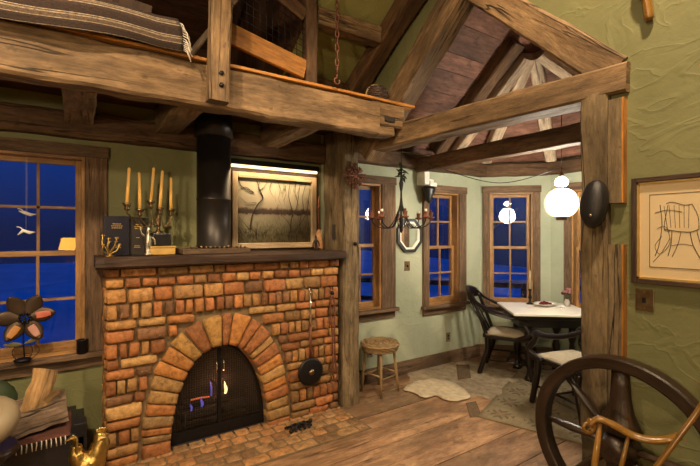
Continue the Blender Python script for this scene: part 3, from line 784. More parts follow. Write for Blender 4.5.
# voussoirs
m = MB(); s = 0.0; th = 0.015; pts = [arch(PI*i/600) for i in range(601)]
cum = [0]
for a, c in zip(pts, pts[1:]): cum.append(cum[-1]+math.hypot(c[0]-a[0], c[1]-a[1]))
Ls = cum[-1]
def at_len(q):
    for i in range(600):
        if cum[i+1] >= q: break
    t = (q-cum[i])/max(1e-6, cum[i+1]-cum[i]); return PI*(i+t)/600
q = 0
while q < Ls-.01:
    w = R.choice([.045, .05, .075, .078, .082, .08]); w = min(w, Ls-q)
    if Ls-q-w < .04: w = Ls-q
    th = at_len(q+w/2); x, z0 = arch(th); nx, nz = math.cos(th)/AA, math.sin(th)/AB; l = math.hypot(nx, nz); nx /= l; nz /= l
    ln = VL*(.80+.20*math.sin(th)**2)*(.93+R.random()*.08); cx, cz = x+nx*ln/2, z0+nz*ln/2
    ta, tb_ = at_len(q), at_len(q+w); oa, ob = arch(ta, VL), arch(tb_, VL); curv = max(1.0, math.hypot(oa[0]-ob[0], oa[1]-ob[1])/w)
    zz = max(cz, w*.5)
    col = R.choice([(.40, .16, .05), (.35, .13, .045), (.42, .22, .075), (.30, .11, .045), (.37, .20, .085), (.28, .16, .08)])
    brick(m, (cx, yf, zz), (-nz*-1, 0, nx*-1), (nx, 0, nz), w-.008, ln, .16, 0, col, .008, .026+R.random()*.014, taper=curv)
    q += w
m.build('arch_bricks', 'brick', fpz)
# mantel shelf
m = MB(); m.beam((.085, 3.315, 1.402), (2.0, 3.315, 1.402), .45, .076, jit=.005, ch=.014, seg=40); ms = m.build('mantel_shelf', 'mantel', fpz, label='dark rough wooden mantel shelf')
# firebox
m = MB(); x0, x1 = .56, 1.29
m.span(x0-.01, x1+.01, YB-.06, YB-.02, 0, .75); m.hexa([(x0-.02, FY+.14, 0), (x0, FY+.14, 0), (x0+.1, YB-.05, 0), (x0+.08, YB-.05, 0), (x0-.02, FY+.14, .74), (x0, FY+.14, .74), (x0+.1, YB-.05, .74), (x0+.08, YB-.05, .74)])
m.hexa([(x1, FY+.14, 0), (x1+.02, FY+.14, 0), (x1-.08, YB-.05, 0), (x1-.1, YB-.05, 0), (x1, FY+.14, .74), (x1+.02, FY+.14, .74), (x1-.08, YB-.05, .74), (x1-.1, YB-.05, .74)])
m.span(x0, x1, FY+.03, YB-.05, .001, .012)
m.build('firebox_lining', 'soot', fpz)
# screen doors
sd = MB(); ys = FY+.10
ring = [(AC+.355*math.cos(PI*i/36), .695*abs(math.sin(PI*i/36))**.95+.012) for i in range(37)]
sd.tube([(x, ys, z) for x, z in ring], .013, 6, flat=1.0)
sd.span(AC-.355, AC+.355, ys-.012, ys+.012, .014, .10); sd.span(AC-.012, AC+.012, ys-.014, ys+.012, .10, .69)
scr = sd.build('door_frame', 'iron', fpz)
for sgn in (-1, 1):
    poly = [(.014, .10)]+[(.345*math.cos(PI/2*i/14), max(.10, .675*abs(math.sin(PI/2*i/14))**.95)) for i in range(1, 15)]
    poly[-1] = (.014, .675)
    if sgn < 0: poly = [(-x, z) for x, z in poly][::-1]
    MB().prism(poly, (AC, ys+.004, 0), (1, 0, 0), (0, 0, 1), (0, -1, 0), .004).build('glass_door', 'fireglass', fpz)
    MB().tube([(AC+sgn*.028, ys-.02, .60), (AC+sgn*.028, ys-.035, .58), (AC+sgn*.028, ys-.035, .53), (AC+sgn*.028, ys-.02, .51)], .005, 6).build('door_handle', 'chrome', fpz)
m = MB()
for i in range(38):
    x = AC-.34+i*.0184; zt = .68*math.sqrt(max(0, 1-((x-AC)/.352)**2)); m.tube([(x, ys+.03, .10), (x+.002*math.sin(i), ys+.034, max(.11, zt))], .0012, 4, caps=False)
for j in range(30):
    z = .11+j*.019; hw = .345*math.sqrt(max(0, 1-(z/.70)**2)); m.tube([(AC-hw, ys+.032, z), (AC+hw, ys+.032, z)], .0008, 4, caps=False)
m.build('mesh_curtain', 'meshmetal', fpz)
# fire
def log(name, p0, p1, r, mat, label, cat='log', group=None):
    p0, p1 = V(p0), V(p1); m = MB(); pts = [p0.lerp(p1, i/8)+V((noise.noise(p0*5+V((i, 0, 0)))*.01,)*3) for i in range(9)]
    m.tube(pts, [r*(1+.12*noise.noise(V((i*1.3, r*90, p0.x*9)))) for i in range(9)], 12)
    for i in range(len(m.v)): m.v[i] += V((noise.noise(m.v[i]*30), noise.noise(m.v[i]*31+V((5, 5, 5))), noise.noise(m.v[i]*29+V((9, 0, 0)))))*r*.22
    return m.build(name, mat, None, label, cat, group)
gr = MB()
for i in range(7): gr.tube([(.66+i*.085, FY+.14, .13), (.66+i*.085, YB-.10, .13)], .008, 6)
for x in (.68, 1.17): gr.tube([(x, FY+.145, .012), (x, FY+.145, .2)], .009, 6); gr.tube([(x, YB-.12, .012), (x, YB-.12, .13)], .009, 6)
gr.tube([(.66, FY+.17, .12), (1.19, FY+.17, .12)], .008, 6)
gr.build('fire_grate', 'iron', None, 'black iron grate carrying the burning logs', 'grate')
log('burning_log', (.64, 3.40, .178), (1.17, 3.37, .178), .04, 'soot', 'charred log lying flat on the grate')
log('burning_log', (.66, 3.44, .262), (1.02, 3.36, .262), .034, 'soot', 'charred log slanting on top of the grate fire')
def flame(c, h, r, mat, lab):
    m = MB(); c = V(c)
    m.tube([c+V((math.sin(t*5)*r*.35, 0, h*t)) for t in [i/8 for i in range(9)]], [r*(.45+1.2*t)*(1-t)**.9+.0015 for t in [i/8 for i in range(9)]], 8)
    m.build('flame', mat, None, lab, 'flame', 'flames of the fire')
flame((.985, 3.33, .30), .10, .018, 'glowwhite', 'tall white orange flame right of the screen centre')
flame((.875, 3.34, .30), .12, .010, 'glowblue', 'thin violet flame beside the screen centre')
flame((.80, 3.33, .235), .07, .016, 'glowblue', 'short blue flame left of centre above the log')
flame((.72, 3.33, .22), .06, .012, 'glowblue', 'small blue flame nearest the left side of the fire')
m = MB(); m.tube([(.72, 3.345, .300), (.80, 3.34, .304), (.86, 3.335, .299)], .006, 6); m.build('ember', 'glowred', None, 'thin red glowing ember line on the upper log', 'ember')
# hearth
he = thing('hearth', 'flat brick hearth laid in the floor before the fireplace', 'hearth', (1.0, 2.95, 0))
MB().span(-.02, 1.99, 2.70, FY+.03, .0005, .008).build('mortar_bed', 'mortar', he)
m = MB(); y = 2.71; row = 0
while y < FY+.0:
    x = -.01-(row % 2)*.06
    while x < 1.98:
        w = .19 if row == 0 else .115; w = min(w, 1.985-x); xa = max(x, -.015)
        if x+w-xa > .03: brick(m, ((xa+x+w)/2, y+.055, .006), (1, 0, 0), (0, 1, 0), x+w-xa-.012, .10, .004, 0, R.choice([(.34, .16, .075), (.31, .17, .09), (.37, .18, .085), (.25, .135, .075)]), .006, .009, nrm=V((0, 0, 1)))
        x += w
    y += .112; row += 1
m.build('brick_paving', 'floorbrick', he)

# stove pipe
sp = thing('stove_pipe', 'tall black stove pipe rising from the mantel to the loft beam', 'pipe', (.90, 3.345, 1.44))
m = MB(); m.span(.63, 1.14, 3.17, 3.52, 1.441, 1.482); m.build('base_slab', 'barn', sp, bevel=.006)
m = MB(); m.lathe([(.136, 1.483), (.136, 1.50), (.131, 1.502), (.131, 1.86), (.134, 1.862), (.134, 1.872), (.131, 1.874), (.131, 2.545)], (.90, 3.35, 0), 40); m.build('pipe', 'pipe', sp)
m = MB(); m.lathe([(.1325, 2.36), (.148, 2.365), (.148, 2.545), (.134, 2.547)], (.90, 3.35, 0), 40); m.build('collar', 'pipe', sp)
m = MB()
for i in range(14): 
    x = .66+i*.034; m.ball((x, 3.185, 1.492+.003*math.sin(i*2.3)), .011, 8)
m.build('beading', 'oldbrass', sp)

# painting over the mantel
pt = thing('landscape_painting', 'framed winter landscape with bare trees hanging above the mantel', 'painting', (1.5, 3.52, 1.46))
px0, px1, pz0, pz1, py = 1.075, 1.895, 1.47, 2.135, 3.505
def frame4(mb, x0, x1, z0, z1, w, y0, y1):
    mb.span(x0, x0+w, y0, y1, z0, z1); mb.span(x1-w, x1, y0, y1, z0, z1); mb.span(x0+w, x1-w, y0, y1, z0, z0+w); mb.span(x0+w, x1-w, y0, y1, z1-w, z1)
m = MB(); frame4(m, px0-.02, px1+.045, pz0-.04, pz1+.03, .032, 3.50, 3.545); m.build('outer_frame', 'mantel', pt, label='dark outer frame', bevel=.003)
m = MB(); frame4(m, px0+.013, px1+.012, pz0-.007, pz1-.003, .05, 3.475, 3.54); m.build('inner_frame', 'paleframe', pt, label='pale wooden inner frame', bevel=.005)
m = MB(); m.sheet(lambda u, v: (px0+.06+(px1-px0-.10)*u, 3.505, pz0+.04+(pz1-pz0-.09)*v), 2, 2, .004); m.build('canvas', 'paint', pt)
m = MB(); cy = 3.4985
def cv(u, v): return V((px0+.06+(px1-px0-.10)*u, cy, pz0+.04+(pz1-pz0-.09)*v))
def branch(P, r0, r1): 
    q = catmull([cv(*p) for p in P], 5); n = len(q); m.tube(q, [1.5*(r0+(r1-r0)*i/(n-1)) for i in range(n)], 5, flat=.4, up=(1, 0, 0))
branch([(.16, .2), (.19, .42), (.26, .60), (.33, .70), (.29, .82), (.25, .97)], .008, .003)
branch([(.33, .70), (.27, .85), (.30, .99)], .004, .002); branch([(.21, .78), (.10, .86), (.02, .80)], .004, .0015); branch([(.24, .63), (.12, .62), (.03, .72)], .003, .001)
branch([(.72, .1), (.71, .3), (.73, .5), (.68, .75), (.70, .98)], .006, .002); branch([(.73, .42), (.80, .62), (.84, .98)], .004, .0015); branch([(.72, .25), (.60, .42), (.45, .5)], .003, .001)
branch([(.68, .1), (.80, .25), (.92, .45), (.97, .7)], .005, .002); branch([(.45, .98), (.42, .85), (.47, .72)], .003, .001); branch([(.90, .5), (.88, .75), (.93, .97)], .003, .001)
branch([(.02, .98), (.05, .88), (.14, .80), (.22, .78)], .004, .002); branch([(.29, .82), (.36, .9), (.38, .99)], .003, .001); branch([(.52, .99), (.56, .86), (.54, .70), (.58, .60)], .002, .001); branch([(.78, .99), (.77, .8), (.81, .64), (.79, .5)], .003, .001); branch([(.86, .12), (.84, .35), (.89, .55), (.87, .8)], .004, .001); branch([(.98, .2), (.95, .5), (.985, .9)], .004, .002)
for i in range(26):
    u = .5+R.random()*.49; v = .35+R.random()*.5; branch([(u, v), (u+(R.random()-.5)*.05, v+.07), (u+(R.random()-.5)*.10, min(.99, v+.16))], .0011, .0006)
branch([(.16, .2), (.06, .35), (0, .42)], .004, .001); branch([(.16, .25), (.30, .12), (.46, .30)], .004, .001); branch([(.62, .98), (.64, .8), (.60, .66)], .002, .001)
for i in range(46):
    u = R.random(); v = .02+R.random()*.12; branch([(u, v), (u+(R.random()-.5)*.06, v+.08), (u+(R.random()-.5)*.14, v+.10+R.random()*.1)], .0016, .0008)
m.build('tree_strokes', 'ink', pt)
pll = thing('picture_light', 'long glowing picture light mounted above the landscape painting', 'light', (1.5, 3.50, 2.17))
MB().span(px0-.01, px1+.04, 3.475, 3.543, 2.196, 2.24).build('housing', 'iron', pll)
MB().tube([(px0+.01, 3.49, 2.182), (px1+.02, 3.49, 2.182)], .013, 10).build('tube', 'bar', pll)

# ================================================================ MANTEL OBJECTS
ZM = 1.443
def book(x, y, w, h, d, rz, tilt, mat, label, dz=0):
    b = thing('book', label, 'book', (0, 0, 0), 'leather books on the mantel')
    MB().box((0, 0, h/2), (w-.006, d-.006, h-.008)).build('page_block', 'paper', b)
    m = MB(); m.box((0, -d/2+.002, h/2), (w, .005, h)); m.box((0, d/2-.002, h/2), (w, .005, h)); m.box((-w/2+.002, 0, h/2), (.005, d, h)); m.build('cover', mat, b, bevel=.0015)
    for k, (ww, zz) in enumerate(((.34, .80), (.46, .75), (.42, .70), (.18, .46), (.30, .24), (.34, .20))): 
        m = MB()
        for q in range(6): m.box(((q-2.5)*ww*w/6, -d/2-.0012, h*zz), (ww*w/9, .0012, .0055))
        m.build('gilt_lettering', 'gold', b)
    b.location = (x, y, ZM); b.rotation_euler = (0, tilt, rz); return b
book(.215, 3.30, .155, .275, .045, .05, 0.0, 'bookblue', 'large navy book with gilt lettering standing on the left of the mantel')
book(.345, 3.34, .12, .27, .05, -.05, .06, 'bookblack', 'narrower black book leaning right beside the large navy book')
cbx = thing('card_box', 'flat ochre box lying under the candelabra on the mantel', 'box', (.50, 3.30, ZM))
MB().span(.415, .585, 3.20, 3.34, ZM, ZM+.05).build('body', 'ochre', cbx, bevel=.006); MB().span(.41, .59, 3.195, 3.345, ZM+.051, ZM+.062).build('lid', 'ochre', cbx, bevel=.003)
ca = thing('candelabra', 'five armed brass candelabra on a dark block at the left of the mantel', 'candelabra', (.49, 3.27, ZM+.063))
cx, cyy, z0 = .50, 3.27, ZM+.063
MB().span(cx-.06, cx+.06, cyy-.045, cyy+.045, z0, z0+.09).build('base_block', 'blacklacquer', ca, bevel=.004)
MB().lathe([(.035, z0+.091), (.032, z0+.10), (.012, z0+.115), (.009, z0+.15), (.016, z0+.165), (.008, z0+.18), (.008, z0+.25), (.012, z0+.26)], (cx-.02, cyy, 0), 16).build('stem', 'oldbrass', ca)
spots = [(127, 203, 3.20, 168), (140, 209, 3.24, 173), (151, 201, 3.28, 168), (160, 208, 3.22, 171), (171, 209, 3.26, 178)]
for i, (sx, sy, Y, ty) in enumerate(spots):
    P = aty(sx, sy, Y); zc = P.z
    arm = catmull([(cx-.02, cyy, z0+.20+.01*i), ((cx-.02+P.x)/2, (cyy+P.y)/2, z0+.14), (P.x+.0, P.y, zc-.065), (P.x, P.y, zc-.03)], 6)
    MB().tube(arm, .0045, 6).build('arm', 'oldbrass', ca)
    MB().lathe([(.005, zc-.055), (.019, zc-.042), (.012, zc-.030), (.024, zc-.014), (.030, zc), (.013, zc+.002)], (P.x, P.y, 0), 14).build('candle_cup', 'oldbrass', ca)
    tilt = (-.055, .02, -.075, -.06, 0)[i]*-1
    Hc = aty(sx, ty, Y).z-zc
    m = MB(); m.tube([(P.x+tilt*Hc*t, P.y, zc+.003+Hc*t) for t in (0, .5, .97, 1)], [.0115, .0105, .0095, .006], 12); m.tube([(P.x+tilt*Hc, P.y, zc+Hc), (P.x+tilt*Hc, P.y, zc+Hc+.01)], .0012, 5)
    m.build('taper_candle', 'wax', None, ['leftmost yellow taper candle of the candelabra', 'second yellow taper from the left, upright', 'middle yellow taper, the highest, leaning right', 'fourth yellow taper from the left, leaning right', 'rightmost and shortest yellow taper candle'][i], 'candle', 'tapers in the candelabra')
# silver figurine in front of the black book
fg = thing('figurine', 'tarnished silver figurine in front of the black book', 'figurine', (.365, 3.2, ZM)); 
q = V((.405, 3.215, ZM)); m = MB(); m.lathe([(.028, 0), (.03, .01), (.018, .025), (.024, .06), (.03, .10), (.022, .135), (.012, .15), (.02, .17), (.02, .19), (.008, .205), (.001, .21)], q, 12)
for i in range(len(m.v)): m.v[i] += V((noise.noise(m.v[i]*60), noise.noise(m.v[i]*55), 0))*.012
m.build('body', 'silver', fg)
m = MB(); m.tube(catmull([q+V((-.02, -.005, .13)), q+V((-.045, -.01, .16)), q+V((-.05, -.01, .20))], 4), [.007]*4+[.005]*4+[.003], 6); m.tube(catmull([q+V((.02, -.005, .13)), q+V((.04, -.01, .11)), q+V((.045, -.012, .07))], 4), .006, 6); m.build('arm', 'silver', fg)
sg = thing('brass_sprig', 'twisted brass sprig ornament at the left end of the mantel', 'ornament', (.16, 3.16, ZM))
q = V((.165, 3.165, ZM)); m = MB(); m.lathe([(.03, 0), (.03, .006), (.01, .012)], q, 12)
for k in range(7):
    a = k*.9; d = V((math.cos(a), math.sin(a)*.5, 0)); h = .05+.02*(k % 4)
    pts = catmull([q+V((0, 0, .01)), q+d*.02+V((0, 0, h*.5)), q+d*.045+V((0, 0, h*.8)), q+d*.05+V((.01, 0, h+.03))], 4); m.tube(pts, [.005]*(len(pts)-1)+[.002], 5)
    m.ball(pts[-1], .009, 8, 1.4, .6, .7)
m.build('stems', 'brass', sg)
# right end of mantel
br = thing('hearth_brush', 'brown straw whisk with a slim handle at the right end of the mantel', 'brush', (1.86, 3.42, ZM))
q = V((1.905, 3.43, ZM)); m = MB(); m.lathe([(.045, 0), (.046, .02), (.036, .10), (.024, .17), (.012, .19)], q, 16)
for i in range(len(m.v)): m.v[i] += V((noise.noise(m.v[i]*90), noise.noise(m.v[i]*80), 0))*.006
m.build('bristles', 'broomstraw', br); MB().tube([q+V((0, 0, .18)), q+V((-.005, 0, .36)), q+V((0, 0, .50))], [.009, .007, .006], 8).build('handle', 'ironrust', br)
MB().ball(q+V((0, 0, .40)), .014, 10).build('collar', 'ironrust', br)
q = V((1.835, 3.36, ZM)); m = MB(); m.lathe([(.026, 0), (.026, .006), (.008, .015), (.012, .05), (.016, .08), (.009, .10), (.012, .12), (.001, .14)], q, 12)
m.tube(catmull([q+V((-.008, 0, .09)), q+V((-.03, 0, .06)), q+V((-.028, 0, .02))], 4), .005, 6); m.tube(catmull([q+V((.008, 0, .09)), q+V((.03, 0, .07)), q+V((.035, 0, .03))], 4), .005, 6)
m.build('iron_figure', 'iron', None, 'small black iron figure beside the straw whisk on the mantel', 'figurine')
q = V((1.76, 3.33, ZM)); m = MB()
m.tube([q+V((.03*math.cos(a), .02*math.sin(a), .008)) for a in [i*PI/6 for i in range(12)]], .005, 6, closed=True); m.tube(catmull([q+V((.03, 0, .008)), q+V((.06, -.02, .02)), q+V((.10, -.02, .008))], 4), .005, 6)
m.build('iron_trinket', 'iron', None, 'tiny looped iron trinket lying on the mantel left of the figure', 'trinket')

# hanging tools
pan = thing('long_handled_pan', 'round black pan hanging by its long handle on the fireplace bricks', 'pan', (1.655, 3.12, .29))
rx = Matrix.Rotation(PI/2, 3, 'X')
m = MB(); m.lathe([(.001, 0), (.06, 0), (.105, .008), (.118, .022), (.118, .036), (.10, .040), (.07, .048), (.03, .052), (.001, .053)], (1.655, 3.155, .41), 32, rx); m.build('pan_body', 'iron', pan)
m = MB(); m.lathe([(.026, .05), (.024, .058), (.001, .061)], (1.655, 3.155, .41), 16, rx)
m.build('centre_boss', 'oldbrass', pan, label='brass boss')
m = MB(); m.tube([(1.655, 3.125, .53), (1.655, 3.125, .80)], .011, 8); m.build('handle', 'ironrust', pan); m = MB(); m.tube([(1.655, 3.125, .78), (1.655, 3.125, 1.09)], .007, 8); m.tube([(1.655+.016*math.cos(a), 3.125, 1.105+.016*math.sin(a)) for a in [i*PI/6 for i in range(12)]], .004, 6, closed=True); m.build('upper_handle', 'chrome', pan)
tg = thing('fire_tongs', 'pair of dark iron tongs hanging on the bricks nearest the hearth post', 'tongs', (1.89, 3.12, .28))
m = MB()
for s_ in (-1, 1): m.tube(catmull([(1.87+s_*.006, 3.12, 1.05), (1.87+s_*.022, 3.12, .95), (1.88+s_*.012, 3.12, .7), (1.89+s_*.012, 3.12, .45), (1.90+s_*.022, 3.12, .34), (1.90+s_*.004, 3.12, .28)], 5), .0075, 7)
m.build('arms', 'ironrust', tg); m = MB(); m.ball((1.87, 3.12, 1.07), .02, 10); m.build('pivot', 'iron', tg)
for x, z, l in ((1.655, 1.122, 'iron hook in the bricks holding the round pan'), (1.87, 1.11, 'iron hook in the bricks holding the tongs')):
    MB().tube(catmull([(x, 3.19, z+.012), (x, 3.13, z+.014), (x, 3.11, z-.002), (x, 3.12, z-.012)], 4), .004, 6).build('wall_hook', 'iron', None, l, 'hook', 'hooks on the brick front')
# iron trivet on the hearth
q = atz(300, 428, .02); m = MB()
for k in range(5):
    m.tube(catmull([q+V((-.10+.04*k, -.05, .008)), q+V((-.08+.04*k, 0, .03+.012*(k % 2))), q+V((-.11+.045*k, .05, .008))], 4), .009, 6)
m.tube(catmull([q+V((-.11, -.04, .012)), q+V((-.04, -.02, .03)), q+V((.03, .02, .02)), q+V((.10, .03, .015))], 5), .011, 7); m.tube(catmull([q+V((-.10, .03, .012)), q+V((0, .0, .04)), q+V((.09, -.03, .012))], 5), .010, 7)
m.ball(q+V((.11, .03, .02)), .018, 8); m.build('iron_trivet', 'iron', None, 'low tangled cast iron trivet lying on the hearth bricks', 'trivet')

# snowflake on the post
m = MB(); c = V((2.115, 3.125, 2.125))
for k in range(8):
    a = k*PI/4; d = V((math.cos(a), 0, math.sin(a))); e = V((-d.z, 0, d.x)); L = .115 if k % 2 == 0 else .095
    m.tube([c, c+d*L], [.012, .008], 6, flat=.6)
    for t in (.5, .75): 
        m.tube([c+d*L*t, c+d*(L*t+.03)+e*.026], .006, 5); m.tube([c+d*L*t, c+d*(L*t+.03)-e*.026], .006, 5)
    m.ball(c+d*L, .012, 8, 1, .6, 1)
m.ball(c, .026, 10, 1, .5, 1); m.build('star_ornament', 'ironrust', None, 'rusty iron snowflake star hung on the hearth post', 'ornament')

# blanket on the loft edge
bl = thing('striped_blanket', 'dark brown wool blanket with cream stripes draped over the loft edge', 'blanket', (0, 2.5, 2.63))
def blf(u, v):
    x = -1.20+1.64*u
    prof = [(2.72, 2.65), (2.68, 2.72), (2.56, 2.79), (2.46, 2.765), (2.43, 2.70), (2.435, 2.636), (2.45, 2.590)]
    t = v*6; i = min(5, int(t)); f = t-i; a, b_ = prof[i], prof[i+1]; y = a[0]+(b_[0]-a[0])*f; z = a[1]+(b_[1]-a[1])*f
    w = noise.noise(V((x*2.3, v*2, 3)))
    rr = math.sin(u*13+v*2)*.012*v
    endrise = (max(0, u-.93)/.07)*.05
    return (x+.04*v, y-.02+rr+w*.02-(.015 if v > .6 else 0), z+w*.02+(v*.02*math.sin(u*9))+endrise*.3)
m = MB(); m.sheet(blf, 70, 24, .014, (1.6, .5)); m.build('wool_cloth', 'blanket', bl)
m = MB()
for i in range(22):
    v = .25+.72*i/21; p = V(blf(1, v)); m.tube([p, p+V((.02+.012*R.random(), -.008, -.012)), p+V((.035+.02*R.random(), -.01, -.045-.02*R.random()))], .0028, 4)
m.build('fringe', 'fringe', bl)
m = MB(); m.sheet(lambda u, v: (-1.20+1.53*u, 2.76-.24*v, 2.80+.05*math.sin(v*PI)+.02*noise.noise(V((u*6, v*3, 1)))), 50, 8, .06, (1.8, .5)); m.build('folded_layer', 'blanket', bl)
# basket
bk = thing('woven_basket', 'small dark woven basket on the right end of the loft beam', 'basket', (1.965, 2.60, 2.634))
c = V((1.965, 2.60, 2.634)); m = MB()
for j in range(7):
    z = .012+j*.016; r = .095*math.sqrt(max(.05, 1-(j/8.2)**2)); m.tube([c+V(((r+.004*(1 if (i+j) % 2 else -1))*math.cos(i*PI/12), (r+.004*(1 if (i+j) % 2 else -1))*math.sin(i*PI/12), z)) for i in range(24)], .009, 6, closed=True)
m.build('weave', 'mantel', bk); m = MB(); m.tube([c+V((.105*math.cos(a), 0, .012+.125*math.sin(a))) for a in [i*PI/14 for i in range(15)]], .008, 6); m.build('rim_handle', 'wicker', bk)
# chain
ch = thing('hanging_chain', 'long rusty chain hanging down in front of the green ceiling', 'chain', (1.54, 2.45, 2.64))
base = aty(337, 0, 2.45); zb = aty(337, 79, 2.45).z; z = zb+.04; k = 0
while z < 3.30 and k < 60:
    m = MB(); a = V((1, 0, 0)) if k % 2 else V((.35, .94, 0)); pts = []
    for i in range(14):
        t = 2*PI*i/14; pts.append(V((base.x, base.y, z+.026))+a*(.0135*math.cos(t))+V((0, 0, .031*math.sin(t))))
    m.tube(pts, .0048, 6, closed=True); m.build('link', 'ironrust', ch); z += .050; k += 1
m = MB(); q = V((base.x, base.y, zb)); m.tube([q+V((.022*math.cos(t), 0, .022*math.sin(t)-.015)) for t in [PI*.5+i*PI*1.7/12 for i in range(13)]], .006, 7); m.tube([q+V((0, 0, .005)), q+V((0, 0, .035))], .006, 6); m.build('hook', 'ironrust', ch)

# ================================================================ WINDOW SILL LEFT
ZS = W1[2]-.018
fl = thing('metal_flower', 'metal flower sculpture with coloured petals standing on the window sill', 'sculpture', (-.31, 3.47, ZS))
c = aty(25, 318, 3.44)
for ang, mat, w in ((10, 'petal_red', .8), (62, 'petal_brown', 1), (118, 'petal_brown', 1), (176, 'petal_brown', 1), (235, 'petal_orange', .85), (300, 'petal_pink', .85)):
    a = math.radians(ang); d = V((math.cos(a), 0, math.sin(a))); e = V((-d.z, 0, d.x))
    def pf(u, v, s_=1.0): 
        L = .022+.145*s_*u+.0; wd = .050*math.sin(PI*min(1, u*.92+.06))**.7*s_; return c+d*L+e*wd*(2*v-1)+V((0, -.02*u*u-.010*(1-(2*v-1)**2), 0))
    pe = MB(); pe.sheet(lambda u, v: pf(u, v), 10, 6, .004, (.1, .1), nrm=(0, -1, 0)); po = pe.build('petal', 'petal_brown', fl)
    if mat != 'petal_brown':
        pe = MB(); pe.sheet(lambda u, v: pf(.26+u*.56, .5+(v-.5)*.46)+V((0, -.006, 0)), 10, 6, .002, (.1, .1), nrm=(0, -1, 0)); pe.build('enamel', mat, po)
m = MB()
for k in range(16):
    a = k*2.4; r = .006*math.sqrt(k); m.ball(c+V((r*math.cos(a)*1.6, -.02, r*math.sin(a)*1.6)), .009, 6)
m.build('flower_centre', 'iron', fl)
bs = V((-.315, 3.455, ZS)); m = MB(); m.tube(catmull([c+V((0, .01, 0)), c+V((-.01, .01, -.12)), bs+V((.01, 0, .02))], 5), .005, 6)
for sx in (-.03, .03, .05): m.tube(catmull([bs+V((sx, 0, .02)), bs+V((sx*1.8, 0, .07)), bs+V((sx*1.2, 0, .12))], 4), .0022, 5)
m.build('stem', 'iron', fl); MB().ball(bs+V((0, 0, .018)), .05, 14, 1, .8, .36).build('base', 'iron', fl)
for sgn, dz in ((-1, .16), (1, .20)):
    o = bs.lerp(c, .5)+V((0, -.005, -.02))
    MB().sheet(lambda u, v: o+V((sgn*.11*u, 0, (.035*u if sgn > 0 else -.005+.01*u)))+V((0, 0, 1))*(.016*math.sin(PI*u)**.8*(2*v-1)), 8, 4, .003, nrm=(0, -1, 0)).build('leaf', 'leafgreen', fl)
q = aty(82, 360, 3.50); q.z = ZS; m = MB(); m.lathe([(.032, 0), (.034, .003), (.034, .092), (.036, .096), (.030, .098), (.030, .01), (.001, .01)], q, 20); m.build('dark_tumbler', 'iron', None, 'dark ribbed tumbler at the right end of the left window sill', 'tumbler')
for (sx, sy, l, fl_) in ((27, 214, 'white bird shape for a reflection, highest in the left window', 1), (26, 232, 'white leaf shape for a reflection, below the bird in the left window', -1)):  # white shapes added in place of reflections in the pane
    c = aty(sx, sy, 3.56); m = MB()
    m.tube([c+V((-.045, 0, .02*fl_)), c+V((-.015, 0, .01)), c+V((.02, 0, -.005)), c+V((.05, 0, .0))], [.003, .012, .011, .002], 8, flat=.35, up=(0, 1, 0))
    m.tube(catmull([c+V((-.01, 0, .005)), c+V((-.03, 0, .03)), c+V((-.05, 0, .035))], 4), .0035, 5); m.tube([c, V((c.x, c.y, 2.12))], .0006, 4)
    m.build('reflection_shape', 'white', None, l, 'ornament', 'white reflection shapes in the left window')

# ================================================================ LEFT FOREGROUND
wb = thing('firewood_chest', 'black lacquered firewood chest under the left window', 'chest', (-.25, 3.1, 0))
m = MB(); m.span(-.62, .025, 2.90, 3.36, .04, .40); m.build('body', 'blacklacquer', wb, bevel=.006)
m = MB(); m.span(-.62, -.02, 2.89, 3.37, .401, .425); m.build('lid', 'blacklacquer', wb, bevel=.004)
m = MB(); m.span(-.03, .035, 2.90, 3.0, .04, .475); m.build('corner_post', 'blacklacquer', wb, bevel=.005)
for x in (-.60, .0):
    for y in (2.92, 3.33): MB().span(x-.02, x+.02, y-.02, y+.02, 0, .04).build('foot', 'blacklacquer', wb)
fc = thing('fringed_cloth', 'dark red cloth with cream fringe spread over the firewood chest', 'cloth', (-.3, 2.95, .42))
m = MB(); m.sheet(lambda u, v: (-.62+.575*u, 2.882+.40*v, .430+.003*noise.noise(V((u*9, v*9, 0)))), 20, 10, .004, nrm=(0, 0, 1)); m.build('cloth', 'redcloth', fc)
m = MB()
for i in range(26): x = -.62+.022*i; m.tube([(x, 2.882, .430), (x+.002, 2.873, .418), (x-.002+.008*R.random(), 2.872, .385)], .0032, 4)
m.build('fringe', 'fringe', fc)
def splitlog(p, q, r, label, mat_in, up):
    p, q = V(p), V(q); a = (q-p).normalized(); sdv = a.cross(V(up)).normalized(); u = sdv.cross(a)
    root = thing('split_log', label, 'log', p, 'split logs on the chest')
    prof = [(-r, -.35*r), (.0, r*1.05), (r*.95, -.45*r)]; n = 10; m = MB(); rings = []; bark = MB()
    full = []
    for k in range(3):
        A, B = prof[k], prof[(k+1) % 3]
        for t in [i/5 for i in range(5)]: full.append((A[0]+(B[0]-A[0])*t, A[1]+(B[1]-A[1])*t, k))
    pts = []
    for i in range(n+1):
        c = p.lerp(q, i/n)
        for (x, y, k) in full:
            if k == 2: y -= r*.35*math.sin(PI*((x+r)/(1.95*r)))
            P = c+sdv*x+u*y; nz = noise.noise(P*14)*.18*r+noise.noise(V((x*60, y*60, i*.3)))*.16*r
            pts.append(P+(sdv*x+u*y).normalized()*nz)
    b = m.add(pts); N = len(full)
    for i in range(n):
        for j in range(N):
            j2 = (j+1) % N; L = (q-p).length/n; m.face([b+i*N+j, b+i*N+j2, b+(i+1)*N+j2, b+(i+1)*N+j], [(i*L, j*.02), (i*L, j*.02+.02), (i*L+L, j*.02+.02), (i*L+L, j*.02)])
    m.face([b+j for j in range(N)][::-1], [(0, 0)]*N); m.face([b+n*N+j for j in range(N)], [(0, 0)]*N)
    m.build('wood', mat_in, root)
    return root
splitlog((-.245, 3.08, .50), (-.185, 3.20, .74), .075, 'split log standing upright and leaning on the firewood chest', 'logwood', (-.3, 1, 0))
